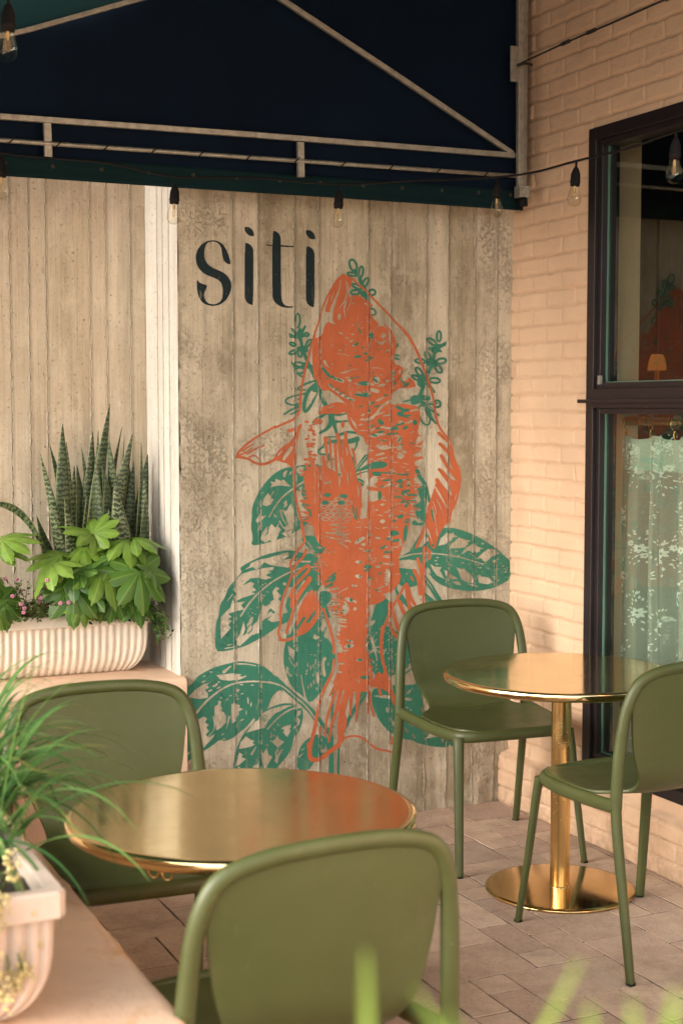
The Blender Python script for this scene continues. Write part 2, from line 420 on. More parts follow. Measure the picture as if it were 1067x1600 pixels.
# ------------------------------------------------------------------ concrete walls
WALL_T = 3.9
mw = empty('concrete_wall', (PX, WY, 0)); tag(mw, 'mural wall of board-formed concrete painted with an orange fish and green leaves', 'wall')
def rel(o, parent):      # keep world coordinates for a child of a moved root
    o.location = -Vector(parent.location); return o
def wall_face():
    # front face as a grid with a crumbled corner at the lower right
    dx = .02; xs = np.arange(PX, BX+.12, dx); xs[0] = PX; zs = np.arange(0, WALL_T+.001, dx)
    X, Z = np.meshgrid(xs, zs)
    rough = sstep(.62, .0, Z)*sstep(1.0, .0, BX-X)
    rough = np.maximum(rough, sstep(.15, 0, Z)*.6)
    Y = WY + rough*(.045*(fbm(X*16, Z*16, 4, 3)-.40)) - .0
    edge = sstep(.02, .0, X-PX)*(vnoise(Z*45, Z*0+3.3, 5)**3)*.014
    Xj = X+edge; Yj = Y+edge*.7
    V = np.stack([Xj, Yj, Z], -1).reshape(-1, 3); nxx = len(xs); nz = len(zs)
    idx = np.arange(nxx*nz).reshape(nz, nxx)
    Fq = np.stack([idx[:-1, :-1], idx[:-1, 1:], idx[1:, 1:], idx[1:, :-1]], -1).reshape(-1, 4)
    return V, Fq
V, Fq = wall_face()
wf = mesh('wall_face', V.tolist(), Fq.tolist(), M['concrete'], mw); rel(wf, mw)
we = MB().quad((PX, LY+.06, 0), (PX, WY+.0005, 0), (PX, WY+.0005, WALL_T), (PX, LY+.06, WALL_T)).build('wall_end', M['concrete_end'], mw, False); rel(we, mw)
we['label'] = 'pale whitewashed end face'
wb = MB().box((PX+.01, WY+.06, 0), (BX+.3, LY+.3, WALL_T-.01)).build('wall_core', M['concrete'], mw, False); rel(wb, mw)
lw = MB().box((-4, LY, 0), (PX-.002, LY+.3, WALL_T)).build('concrete_wall', M['concrete_left'], None, False)
tag(lw, 'recessed tan board-formed concrete wall behind the snake plants', 'wall')

# ------------------------------------------------------------------ painted brick wall
WIN_Y = on_x(925, 300, BX).y; WIN_T = on_x(925, 203, BX).z; WIN_B = on_x(1011, 1235, BX).z; WIN_Y0 = 2.15
bw = empty('brick_wall', (BX, 3, 0)); tag(bw, 'peach painted brick wall around the black framed window', 'wall')
JM = [None]
def brick_height(Y, Z):
    wy = Y+.006*(fbm(Y*22, Z*22, 3, 1)-.47)*2; wz = Z+.005*(fbm(Y*20, Z*20, 3, 9)-.47)*2+.006*(fbm(Y*3, Z*3, 2, 4)-.4)
    ch = .0672; bl = .205
    r = np.floor(wz/ch); fz = wz-r*ch; off = np.where(r % 2 == 0, 0, bl/2)+.008*(vnoise(r*7.1, r*0, 2)-.5)
    yy = wy+off; b = np.floor(yy/bl); fy = yy-b*bl
    dz = np.minimum(fz, ch-fz); dy = np.minimum(fy, bl-fy)
    d = np.minimum(dz, dy*1.0)
    m = sstep(.0015, .0070, d)
    soft = fbm(Y*5, Z*5, 2, 20)
    m = m*(.55+.75*soft)
    bt = (vnoise(r*3.7+.5, b*5.3+.5, 8)-.5)*.004
    H = m*.0125+bt*m+.003*(fbm(Y*40, Z*40, 3, 31)-.47)+.0035*(fbm(Y*9, Z*9, 2, 40)-.47)
    # narrow shadow gap under some bricks
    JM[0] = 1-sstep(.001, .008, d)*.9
    gap = sstep(.0035, .001, np.abs(fz-.004))*sstep(.52, .66, fbm(Y*7, Z*30, 2, 55))
    H = H-gap*.006
    stepm = sstep(.215, .205, Z+.006*(vnoise(Y*12, Y*0, 4)-.5))
    H = H+stepm*(.050+.010*(fbm(Y*10, Z*10, 3, 66)-.47))
    return H
dy = .0058; ys = np.arange(2.55, WY+.06, dy); zs = np.arange(0, 3.45, dy)
Yg, Zg = np.meshgrid(ys, zs); Hg = brick_height(Yg, Zg)
V = np.stack([BX-Hg, Yg, Zg], -1).reshape(-1, 3); ny_, nz_ = len(ys), len(zs)
idx = np.arange(ny_*nz_).reshape(nz_, ny_)
Fq = np.stack([idx[:-1, :-1], idx[1:, :-1], idx[1:, 1:], idx[:-1, 1:]], -1)
cy = (Yg[:-1, :-1]+dy/2); cz = (Zg[:-1, :-1]+dy/2)
keep = ~((cy < WIN_Y) & (cz > WIN_B) & (cz < WIN_T)); Fq = Fq[keep]
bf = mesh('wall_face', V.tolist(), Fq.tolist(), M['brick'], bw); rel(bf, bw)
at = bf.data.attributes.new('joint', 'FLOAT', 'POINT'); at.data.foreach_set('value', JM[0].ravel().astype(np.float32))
mb = MB()
def brick_block(a, b): mb.box(a, b)
T = .22
mb.box((BX-.002, -4, 0), (BX+T, 2.55, WIN_B)); mb.box((BX+.012, 2.55, 0), (BX+T, WY, WIN_B-.001))
mb.box((BX-.002, -4, WIN_T), (BX+T, 2.55, 4.6)); mb.box((BX+.012, 2.55, WIN_T+.001), (BX+T, LY, 3.44)); mb.box((BX-.002, 2.551, 3.441), (BX+T, LY+.3, 4.6))
mb.box((BX+.012, WIN_Y+.001, WIN_B-.001), (BX+T, LY, WIN_T+.001)); mb.box((BX-.002, -4, WIN_B+.001), (BX+T, WIN_Y0-.05, WIN_T-.001))
# plain reveal strips that close the gap behind the relief
bc = mb.build('wall_core', M['brick'], bw, False); rel(bc, bw)
mb = MB()
def strip(a, b, c, d): mb.quad(a, b, c, d)
strip((BX-.012, WIN_Y+.004, WIN_B), (BX+.08, WIN_Y+.001, WIN_B), (BX+.08, WIN_Y+.001, WIN_T), (BX-.012, WIN_Y+.004, WIN_T))
strip((BX-.012, 2.1, WIN_T+.002), (BX+.08, 2.1, WIN_T+.002), (BX+.08, WIN_Y+.01, WIN_T+.002), (BX-.012, WIN_Y+.01, WIN_T+.002))
strip((BX-.012, 2.1, WIN_B-.002), (BX+.08, 2.1, WIN_B-.002), (BX+.08, WIN_Y+.01, WIN_B-.002), (BX-.012, WIN_Y+.01, WIN_B-.002))
rv = mb.build('reveal', M['brick'], bw, False); rel(rv, bw)

# window: part of the brick wall
def glass_mat(name, tint=(.86, .97, .90), refl=1.6):
    t = NT(name); tr = t.n('ShaderNodeBsdfTransparent'); tr.inputs[0].default_value = (*tint, 1)
    gl = t.n('ShaderNodeBsdfGlossy'); gl.inputs['Roughness'].default_value = .015; gl.inputs[0].default_value = (.92, .97, .93, 1)
    fr = t.n('ShaderNodeFresnel'); fr.inputs[0].default_value = 1.5
    f = t.math('MULTIPLY', fr.outputs[0], refl, clamp=True)
    gm = t.n('ShaderNodeNewGeometry'); f = t.math('MULTIPLY', f, t.math('SUBTRACT', 1, gm.outputs['Backfacing']))
    ms = t.n('ShaderNodeMixShader'); t.l(f, ms.inputs[0]); t.l(tr.outputs[0], ms.inputs[1]); t.l(gl.outputs[0], ms.inputs[2])
    return t.done(ms.outputs[0])
M['glass'] = glass_mat('window_glass', (.90, .95, .91), 2.1)
M['bulb_glass'] = glass_mat('bulb_glass', (.97, .95, .90), 1.6)
wn_ = empty('window', (0, 0, 0)); wn_.parent = bw; rel(wn_, bw)
WZM0 = on_x(930, 645, BX).z; WZM1 = on_x(930, 600, BX).z
fx0, fx1 = BX-.020, BX+.075
fr = MB()
fw = .047
fr.box((fx0, WIN_Y-fw, WIN_B), (fx1, WIN_Y-.001, WIN_T-.001))                      # far jamb
fr.box((fx0, WIN_Y0, WIN_T-fw), (fx1, WIN_Y-fw, WIN_T-.001))                  # head
fr.box((fx0, WIN_Y0, WIN_B+.001), (fx1, WIN_Y-fw, WIN_B+fw))                  # bottom rail
fr.box((fx0-.010, WIN_Y0, WZM0+.018), (fx1, WIN_Y-fw, WZM1-.018))                  # transom
fr.box((fx0-.034, WIN_Y0, WZM0+.036), (fx0-.012, WIN_Y+.006, WZM0+.050))      # drip lip
fr.box((fx0, WIN_Y0-.05, WIN_B), (fx1, WIN_Y0, WIN_T-.001))
for za, zb in ((WIN_B+fw, WZM0+.018), (WZM1-.018, WIN_T-fw)):                  # glazing beads
    y1 = WIN_Y-fw; q = .022
    fr.box((fx0+.016, y1-q, za), (fx1-.002, y1, zb)); fr.box((fx0+.016, WIN_Y0, za), (fx1-.002, y1-q, za+q)); fr.box((fx0+.016, WIN_Y0, zb-q), (fx1-.002, y1-q, zb))
fo = bevel(fr.build('frame', M['black_frame'], wn_, False), .002, 2)
mb = MB()
for za, zb in ((WIN_B+fw+.022, WZM0-.004), (WZM1+.004, WIN_T-fw-.022)):
    y1 = WIN_Y-fw-.022
    p = MB().box((BX+.028, WIN_Y0, za-.006), (BX+.034, y1+.006, zb+.006)).build('pane', M['glass'], wn_, False)
    mb.box((BX+.020, y1-.004, za), (BX+.0275, y1, zb)); mb.box((BX+.020, WIN_Y0, za), (BX+.0275, y1-.004, za+.004))
mb.build('gasket', simple('green_gasket', (.10, .20, .15), .35), wn_, False)
pp = on_x(939, 592, BX-.004)
MB().box((fx0+.004, pp.y-.006, pp.z-.02), (fx0+.0155, pp.y+.008, pp.z+.012)).build('clip', M['galv'], wn_, False)

# ------------------------------------------------------------------ dining room behind the glass
rm = empty('dining_room', (BX+.3, 1, 0)); tag(rm, 'dim dining room seen through the black framed window', 'room')
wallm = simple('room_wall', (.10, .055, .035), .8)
mb = MB()
X0r, X1r, Y0r, Y1r = BX+T, BX+4.2, -1.5, LY+3.2
mb.quad((X0r, Y0r, .02), (X1r, Y0r, .02), (X1r, Y1r, .02), (X0r, Y1r, .02)); mb.quad((X0r, Y0r, 3.2), (X0r, Y1r, 3.2), (X1r, Y1r, 3.2), (X1r, Y0r, 3.2))
mb.quad((X1r, Y0r, 0), (X1r, Y1r, 0), (X1r, Y1r, 3.2), (X1r, Y0r, 3.2)); mb.quad((X0r, Y1r-.3, 0), (X1r, Y1r-.3, 0), (X1r, Y1r-.3, 3.2), (X0r, Y1r-.3, 3.2)); mb.quad((X0r, Y0r, 0), (X0r, Y0r, 3.2), (X1r, Y0r, 3.2), (X1r, Y0r, 0))
mb.quad((X0r, LY-.02, 0), (X0r, Y1r-.3, 0), (X0r, Y1r-.3, 3.2), (X0r, LY-.02, 3.2))
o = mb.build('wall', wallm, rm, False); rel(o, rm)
def lampm():
    t = NT('lamp_glow'); e = t.n('ShaderNodeEmission'); e.inputs[0].default_value = (1, .33, .07, 1); e.inputs[1].default_value = .055
    return t.done(e.outputs[0])
lp = on_x(1026, 562, BX+1.1)
tl_ = empty('table_lamp', (lp.x, lp.y, .76)); tag(tl_, 'small glowing orange lamp inside the room behind the upper pane', 'lamp')
MB().lathe([(.045, 0), (.040, .04), (.028, .075), (.026, .075), (.038, .04), (.043, 0)], (0, 0, lp.z-.76-.05), 24).build('lamp_shade', lampm(), tl_)
MB().lathe([(.07, 0), (.07, .01), (.012, .02), (.012, lp.z-.76-.02), (.001, lp.z-.76-.02)], (0, 0, 0), 20).build('lamp_base', M['brass_dark'], tl_)
st_ = empty('side_table', (lp.x, lp.y, .02)); tag(st_, 'dark table carrying the glowing lamp in the dining room', 'table')
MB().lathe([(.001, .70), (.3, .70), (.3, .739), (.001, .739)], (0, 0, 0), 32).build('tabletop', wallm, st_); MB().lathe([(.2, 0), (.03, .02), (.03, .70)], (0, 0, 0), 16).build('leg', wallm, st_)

# curtain, rod and rings
CX = BX+.165
ct = on_x(960, 682, CX).z; cb = .30; cy1 = on_x(950, 800, CX).y
crod_z = on_x(1000, 658, CX).z
rod = empty('curtain_rod', (CX, 3.4, crod_z)); tag(rod, 'brass curtain rod behind the lower window pane', 'curtain rod')
MB().tube([(0, -1.3, 0), (0, cy1+.03-3.4, 0)], .017, 16).build('rod', M['brass_dark'], rod)
MB().lathe([(.001, 0), (.022, .004), (.026, .02), (.018, .035), (.001, .04)], (0, 0, 0), 20).build('finial', M['brass_dark'], rod).matrix_local = Matrix.Translation((0, cy1+.03-3.4, 0)) @ Matrix.Rotation(-math.pi/2, 4, 'X')
def wave(y): return .026*math.sin(y*31+.8*math.sin(y*7))+.011*math.sin(y*67+1)+.006*math.sin(y*120+.5)
def lace_mat(name, alpha, col):
    t = NT(name); tr = t.n('ShaderNodeBsdfTransparent'); d = t.n('ShaderNodeBsdfDiffuse'); d.inputs[0].default_value = (*col, 1)
    tl = t.n('ShaderNodeBsdfTranslucent'); tl.inputs[0].default_value = (*col, 1)
    a = t.n('ShaderNodeMixShader'); a.inputs[0].default_value = .35; t.l(d.outputs[0], a.inputs[1]); t.l(tl.outputs[0], a.inputs[2])
    m = t.n('ShaderNodeMixShader'); t.l(tr.outputs[0], m.inputs[1]); t.l(a.outputs[0], m.inputs[2])
    c = t.coord()
    f = t.map(t.noise(t.scale(c, (1, 420, 500)), 1, 2), .35, .65, alpha*.72, min(alpha*1.3, 1)); t.l(f, m.inputs[0])
    return t.done(m.outputs[0])
cu = empty('lace_curtain', (CX, cy1, 0)); tag(cu, 'sheer mint lace curtain with floral pattern hanging from the brass rod', 'curtain')
net = lace_mat('lace_net', .5, (.66, .70, .62)); motif = lace_mat('lace_motif', .92, (.95, 1, .95)); hem = lace_mat('lace_hem', .55, (.75, .9, .8))
ysn = np.linspace(2.2, cy1, 420); zsn = np.linspace(cb, ct, 40); vv = []; ff = []
for z in zsn:
    for y in ysn:
        k = 1-.5*max(0, (z-(ct-.25))/.25); vv.append((wave(y)*k, y-cy1+.01*math.sin(z*5+y*9), z+.008*math.sin(y*30)*(z > ct-.01)))
n = len(ysn)
for j in range(len(zsn)-1):
    for i in range(n-1): ff.append((j*n+i, j*n+i+1, (j+1)*n+i+1, (j+1)*n+i))
mesh('net', vv, ff, net, cu)
mb = MB(); j0 = len(zsn)-5
vv2 = [(v[0]-.002, v[1], v[2]) for v in vv[j0*n:]]
mb.add(vv2, [(j*n+i, j*n+i+1, (j+1)*n+i+1, (j+1)*n+i) for j in range(len(zsn)-1-j0) for i in range(n-1)])
mb.build('hem', hem, cu)
fl = MB()
def petal(cy_, cz_, ang, L, W):
    pts = []
    for k in range(10):
        a = 2*math.pi*k/10; u = L/2+L/2*math.cos(a); v = W/2*math.sin(a)*(1-.35*math.cos(a))
        y = cy_+u*math.cos(ang)-v*math.sin(ang); z = cz_+u*math.sin(ang)+v*math.cos(ang)
        pts.append((wave(y)-.004, y-cy1, z))
    fl.add(pts, [tuple(range(10))])
lr = random.Random(3)
def rose(y, z, s):
    for k in range(7): a = k*2*math.pi/7+lr.random()*.4; petal(y+.003*s*math.cos(a), z+.003*s*math.sin(a), a, .014*s, .009*s)
def spray(y, z, s=1.0):
    rose(y, z, s*1.15); rose(y+.028*s*lr.choice((-1, 1)), z+.020*s, s*.8)
    rose(y+lr.uniform(-.02, .02), z-.028*s, s*.7)
    for k in range(30):
        a = lr.uniform(0, 2*math.pi); r = lr.uniform(.02, .062)*s
        petal(y+r*math.cos(a)*.8, z+r*math.sin(a)*1.25, a+lr.uniform(-.5, .5), .011*s, .0048*s)
zz = ct-.13; row = 0
while zz > cb:
    yy = cy1-.03-(row % 2)*.085
    while yy > 3.2: spray(yy+lr.uniform(-.015, .015), zz+lr.uniform(-.03, .03), lr.uniform(.85, 1.15)); yy -= .165
    zz -= .135; row += 1
for k in range(60): spray(cy1-.02-k*.022, ct-.045+lr.uniform(-.02, .02), .5)
fl.build('lace_flower', motif, cu, False)
for k in range(3):
    y = [on_x(p, 660, CX).y for p in (978, 1016, 1054)][k] if k < 3 else cy1-.42-(k-3)*.12
    rg_ = empty('curtain_ring', (CX, y, crod_z)); tag(rg_, ['brass curtain ring at the left end of the rod', 'second brass curtain ring from the left end of the rod', 'third brass curtain ring from the left end of the rod', 'brass curtain ring hidden towards the near end of the rod', 'last brass curtain ring nearest the terrace chairs'][k], 'curtain ring', 'curtain rings on the brass rod')
    rg_.rotation_euler = (0, 0, R([35, 75, 15, 50, 20][k]))
    pts = [(.024*math.cos(a), 0, .024*math.sin(a)-.010) for a in np.linspace(0, 2*math.pi, 25)]
    MB().tube(pts, .0022, 8).build('ring', M['brass_dark'], rg_)
    MB().box((-.006, -.003, -.062), (.006, .003, -.040)).tube([(0, 0, -.034), (0, 0, -.042)], .002, 6).build('clip', M['brass_dark'], rg_, False)
# ------------------------------------------------------------------ painted mural and lettering
# The paint is drawn as outlines on the wall, rasterised at about 1 mm and turned into thin flat sheets lying on the concrete.
SS = 2; MX0, MY0, MX1, MY1 = 276, 345, 812, 1222
MW, MH = (MX1-MX0)*SS, (MY1-MY0)*SS
LAB = np.zeros((MH, MW), np.uint8)       # 0 bare, 1 green, 2 orange, 3.. letters
K = 200/1067
PAN = dict(A=(480, 400, K), B=(430, 480, K), C=(560, 510, K), D=(360, 640, K), E=(440, 640, K), F=(560, 660, K), G=(330, 820, K), H=(440, 820, K), I=(600, 800, K), J=(280, 1020, K), Q=(420, 1020, K), N=(560, 980, K), T=(290, 340, 220/1067), P=(0, 0, 1))
def cv(pan, pts):
    x0, y0, s = PAN[pan]; return np.array([(x0+a*s, y0+b*s) for a, b in pts], float)
def chaikin(p, it=2, closed=True):
    for _ in range(it):
        q = np.roll(p, -1, 0) if closed else p[1:]; a = p if closed else p[:-1]
        n = np.empty((2*len(a), 2)); n[0::2] = a*.75+q*.25; n[1::2] = a*.25+q*.75
        if not closed: n = np.vstack([p[:1], n[1:-1], p[-1:]])
        p = n
    return p
def win(lo, hi):
    x0 = max(0, int((lo[0]-MX0)*SS)-1); x1 = min(MW, int((hi[0]-MX0)*SS)+2); y0 = max(0, int((lo[1]-MY0)*SS)-1); y1 = min(MH, int((hi[1]-MY0)*SS)+2)
    if x1 <= x0 or y1 <= y0: return None
    ys, xs = np.mgrid[y0:y1, x0:x1]; return (slice(y0, y1), slice(x0, x1)), MX0+(xs+.5)/SS, MY0+(ys+.5)/SS
def poly(lab, pan, pts, sm=1, only=None):
    p = cv(pan, pts)
    if sm: p = chaikin(p, sm)
    w_ = win(p.min(0), p.max(0))
    if w_ is None: return
    sl_, X, Y = w_; ins = np.zeros(X.shape, bool); n = len(p)
    for i in range(n):
        (xa, ya), (xb, yb) = p[i], p[(i+1) % n]
        if ya == yb: continue
        c = ((ya > Y) != (yb > Y)) & (X < (xb-xa)*(Y-ya)/(yb-ya)+xa); ins ^= c
    put(sl_, ins, lab, only)
def put(sl_, m, lab, only=None):
    s = LAB[sl_]
    if only is not None: m = m & (s == only)
    s[m] = lab
def stroke(lab, pan, pts, w0, w1=None, sm=2, only=None, taper=False):
    """w in zoom px; constant, or linear w0->w1; taper = pointed at both ends"""
    p = cv(pan, pts); k = PAN[pan][2]
    if sm and len(p) > 2: p = chaikin(p, sm, False)
    n = len(p); w1 = w0 if w1 is None else w1
    for i in range(n-1):
        ta, tb_ = i/(n-1), (i+1)/(n-1)
        ra, rb = (w0+(w1-w0)*ta)*k/2, (w0+(w1-w0)*tb_)*k/2
        if taper: ra *= math.sin(math.pi*min(1, ta*.92+.08))**.6; rb *= abs(math.sin(math.pi*min(.999, tb_*.92+.08)))**.6
        a, b = p[i], p[i+1]; r = max(ra, rb)+.5; w_ = win(np.minimum(a, b)-r, np.maximum(a, b)+r)
        if w_ is None: continue
        sl_, X, Y = w_; d = b-a; L2 = max(d@d, 1e-9); t = np.clip(((X-a[0])*d[0]+(Y-a[1])*d[1])/L2, 0, 1)
        dist = np.hypot(X-a[0]-t*d[0], Y-a[1]-t*d[1]); put(sl_, dist < ra+(rb-ra)*t, lab, only)
def ell(lab, x, y, a, b, ang=0, only=None):   # photo px, degrees
    w_ = win((x-a-b, y-a-b), (x+a+b, y+a+b))
    if w_ is None: return
    sl_, X, Y = w_; c, s = math.cos(R(ang)), math.sin(R(ang)); u = (X-x)*c+(Y-y)*s; v = -(X-x)*s+(Y-y)*c
    put(sl_, (u/a)**2+(v/b)**2 < 1, lab, only)
def loop(pan, x, y, L, W, ang, th=19):       # leaflet drawn as an outline
    L *= 1.14; W *= 1.3
    x0, y0, k = PAN[pan]; ell(1, x0+x*k, y0+y*k, L*k/2, W*k/2, ang); ell(0, x0+x*k, y0+y*k, (L/2-th)*k, max((W/2-th)*k, .4), ang)
def solid(pan, x, y, L, W, ang):
    x0, y0, k = PAN[pan]; ell(1, x0+x*k, y0+y*k, L*k/2, W*k/2, ang)
mr = random.Random(21)
def ticks(lab, pan, box, n, L, W, ang, jit=15, only=None):
    x0, y0, k = PAN[pan]
    for _ in range(n):
        ell(lab, x0+mr.uniform(box[0], box[2])*k, y0+mr.uniform(box[1], box[3])*k, mr.uniform(*L)*k/2, mr.uniform(*W)*k/2, ang+mr.uniform(-jit, jit), only)
def spikes(lab, pan, path, n, L, W, ang, jit=12, side=0):
    """pointed strokes leaving a path in direction ang"""
    p = cv(pan, path); k = PAN[pan][2]; p = chaikin(p, 1, False); seg = np.hypot(*np.diff(p, axis=0).T); cum = np.r_[0, np.cumsum(seg)]
    for i in range(n):
        s = cum[-1]*(i+mr.uniform(.1, .9))/n; j = min(len(seg)-1, np.searchsorted(cum, s)-1 if s > 0 else 0); t = (s-cum[j])/max(seg[j], 1e-6); q = p[j]*(1-t)+p[j+1]*t
        a = R(ang+mr.uniform(-jit, jit)); l = mr.uniform(*L)*k; w_ = mr.uniform(*W)
        stroke(lab, 'P', [tuple(q-np.array([math.cos(a), math.sin(a)])*2), tuple(q+l*np.array([math.cos(a), math.sin(a)]))], w_*k, w_*k*.35, 0)

# ---- green leaves
# upper left leaf
poly(1, 'D', [(770,455),(620,458),(520,476),(440,490),(370,530),(310,585),(250,665),(205,750),(178,830),(181,900),(170,980),(190,1067),(172,1132),(240,1128),(360,1095),(460,1060),(540,1020),(600,980),(670,925),(690,880),(700,780),(690,650),(620,600),(600,560),(760,500)])
stroke(0, 'D', [(612,600),(520,660),(430,730),(370,810),(325,893)], 17, 12)
poly(0, 'D', [(330,600),(375,603),(372,575),(420,592),(445,582),(505,642),(400,632),(350,645),(330,650),(345,622)], 0)
poly(0, 'D', [(438,555),(440,525),(470,505),(478,512),(462,545),(455,570)], 0); poly(0, 'D', [(483,550),(498,515),(520,512),(510,535)], 0)
poly(0, 'D', [(550,490),(580,472),(620,480),(600,500),(665,530),(650,548),(610,555),(545,520)], 0)
poly(0, 'D', [(268,792),(280,740),(318,688),(326,720),(345,705),(340,740),(362,745),(340,790),(300,806)], 0)
poly(0, 'D', [(210,925),(238,880),(248,855),(256,890),(302,882),(262,920),(225,945)], 0); poly(0, 'D', [(228,1005),(238,962),(268,958),(250,1000)], 0)
poly(0, 'D', [(250,1080),(315,1035),(322,980),(345,950),(372,985),(412,940),(400,975),(422,1002),(395,1045),(385,1085),(350,1110),(330,1085),(290,1110)], 0)
poly(0, 'D', [(425,830),(465,845),(505,780),(532,840),(527,990),(500,1050),(455,1055),(425,1030),(470,1020),(440,985),(480,960),(460,890)], 0)
poly(0, 'D', [(440,775),(470,755),(475,800),(440,825),(450,790)], 0)
poly(0, 'D', [(545,660),(585,690),(570,650),(600,640),(590,700),(610,740),(595,800),(650,850),(640,905),(570,925),(552,860),(548,740)], 0)
stroke(0, 'D', [(418,840),(430,900),(462,950),(480,982)], 18, 4); stroke(0, 'D', [(410,930),(440,985),(475,1000)], 12, 3)
ell(0, 430, 806, 3, 1.5, 60); stroke(0, 'D', [(345,705),(365,680)], 10, 5, 0); stroke(0, 'D', [(255,700),(280,688)], 8, 4, 0)
poly(0, 'G', [(405,125),(430,60),(470,10),(470,60),(435,110)], 0); poly(0, 'G', [(500,130),(530,80),(575,30),(560,90),(530,128)], 0); poly(0, 'G', [(600,70),(640,20),(655,60),(625,85)], 0)
# middle left leaf
poly(1, 'G', [(930,330),(860,240),(780,240),(720,225),(640,208),(500,235),(400,270),(300,320),(245,355),(245,375),(262,390),(190,470),(140,530),(120,595),(75,665),(66,760),(45,800),(35,900),(35,1052),(100,1054),(180,1042),(300,1005),(400,950),(500,890),(580,830),(620,820),(660,790),(690,740),(830,570),(900,540),(950,420)])
stroke(0, 'G', [(910,355),(780,350),(660,390),(520,465),(400,560),(310,660),(248,760)], 12, 15)
poly(0, 'G', [(330,320),(400,290),(480,275),(580,243),(645,228),(650,262),(600,292),(725,272),(720,288),(640,298),(830,300),(825,316),(720,312),(640,358),(500,338),(440,312),(410,350),(375,375),(350,350),(280,375),(320,345)], 0)
poly(0, 'G', [(195,470),(255,410),(330,385),(430,362),(525,350),(520,375),(470,385),(500,395),(455,420),(505,440),(455,458),(385,440),(325,448),(262,505),(330,475),(360,490),(345,520),(380,545),(335,560),(370,575),(255,612),(200,640),(185,600),(218,580),(180,540),(215,500)], 0)
poly(0, 'G', [(80,770),(130,715),(160,690),(180,620),(195,650),(285,638),(250,672),(280,705),(200,722),(140,745),(172,765),(140,790),(175,800),(145,830),(165,860),(130,900),(82,955),(78,850)], 0)
poly(0, 'G', [(645,520),(690,520),(690,560),(640,600),(618,680),(640,730),(600,740),(590,800),(505,812),(470,790),(535,730),(500,700),(492,640),(522,625),(508,560),(540,515),(572,532),(545,552),(585,590),(560,620),(592,650)], 0)
poly(0, 'G', [(410,715),(430,660),(455,680),(490,655),(500,690),(462,745),(500,720),(520,745),(450,790),(400,860),(402,900),(340,920),(300,955),(240,1012),(215,1000),(208,960),(240,910),(270,798),(285,870),(262,930),(300,900),(300,830),(330,770),(352,768),(335,850),(385,800),(395,762)], 0)
stroke(1, 'G', [(285,900),(305,850),(350,815)], 13, 4); stroke(1, 'G', [(415,820),(460,780)], 14, 5, 0); stroke(1, 'G', [(310,905),(345,875),(345,830)], 10, 5)
stroke(0, 'G', [(118,1030),(182,1020)], 12, 6, 0); stroke(0, 'G', [(135,1003),(180,995)], 10, 5, 0); stroke(0, 'G', [(135,635),(180,580)], 7, 10, 0)
for a, b, r in ((612,493,16),(425,612,10),(440,590,8),(470,560,7),(420,640,7),(330,700,6),(345,735,7),(370,745,6),(310,735,6),(320,760,6),(430,500,8),(455,490,7),(385,690,8)): ell(0, 330+a*K, 820+b*K, r*K, r*K*.8, 30)
poly(1, 'G', [(752,130),(760,92),(850,88),(905,130),(960,200),(905,262),(860,240),(800,180)], 1); poly(0, 'G', [(790,130),(820,150),(850,190),(830,200)], 0); ell(0, 330+850*K, 820+215*K, 4, 2, 40); ell(0, 330+900*K, 820+190*K, 5, 2, 10)
# big bottom left leaf
poly(1, 'J', [(1010,400),(950,335),(870,265),(820,215),(760,155),(700,112),(640,85),(500,68),(430,85),(320,112),(230,150),(150,200),(130,240),(60,290),(10,330),(-22,360),(-22,900),(30,960),(100,880),(180,832),(270,780),(340,720),(380,738),(450,710),(520,650),(600,590),(680,540),(740,460),(770,370),(820,315),(880,310),(985,388)])
stroke(0, 'J', [(880,285),(780,250),(640,235),(500,245),(400,275),(300,340),(210,420),(135,515)], 13, 18)
poly(0, 'J', [(68,378),(130,312),(200,262),(255,250),(235,270),(250,290),(215,310),(242,340),(240,375),(170,386),(110,375)], 0)
poly(0, 'J', [(305,185),(370,180),(440,170),(520,180),(500,195),(560,200),(500,225),(420,232),(345,225),(325,200)], 0)
poly(0, 'J', [(292,450),(325,430),(325,395),(352,405),(345,440),(362,462),(350,480),(392,520),(392,580),(350,625),(310,648),(298,560)], 0)
poly(0, 'J', [(435,425),(465,420),(510,440),(500,455),(535,470),(495,490),(500,515),(470,545),(480,565),(440,592),(432,510)], 0)
poly(0, 'J', [(155,560),(205,530),(235,548),(215,580),(250,600),(225,625),(252,650),(222,680),(240,705),(300,675),(290,700),(205,792),(172,700)], 0)
stroke(0, 'J', [(372,160),(430,112)], 26, 12, 0); stroke(0, 'J', [(490,92),(560,92),(640,108)], 12, 8); poly(0, 'J', [(-22,480),(90,470),(130,455),(100,545),(-22,565)], 1)
stroke(0, 'J', [(285,530),(298,590),(292,650),(240,700)], 12, 6); stroke(0, 'J', [(418,535),(405,590),(395,630)], 22, 5); stroke(0, 'J', [(-20,760),(40,700),(80,640)], 14, 6); stroke(0, 'J', [(30,895),(60,850),(110,815)], 22, 8)
for a, b, l, w_, g in ((205,240,38,16,-25),(210,195,22,12,0),(268,160,30,12,0),(300,270,50,22,-30),(330,290,38,16,-25),(260,315,40,16,-20),(330,245,24,12,-20),(350,375,20,14,-30),(400,388,24,10,-20),(372,500,20,10,60),(430,358,26,10,-10),(490,315,34,18,-30),(525,340,26,12,-20),(520,265,30,12,0),(575,400,60,14,85),(600,430,40,12,100),(480,360,20,10,0),(490,385,22,12,-10),(540,200,50,12,-20),(470,345,18,9,0),(560,500,40,10,90),(525,560,34,10,-20),(375,718,22,16,10),(365,680,26,12,-40),(610,270,30,10,0)):
    ell(0, 280+a*K, 1020+b*K, l*K/2, w_*K/2, g)
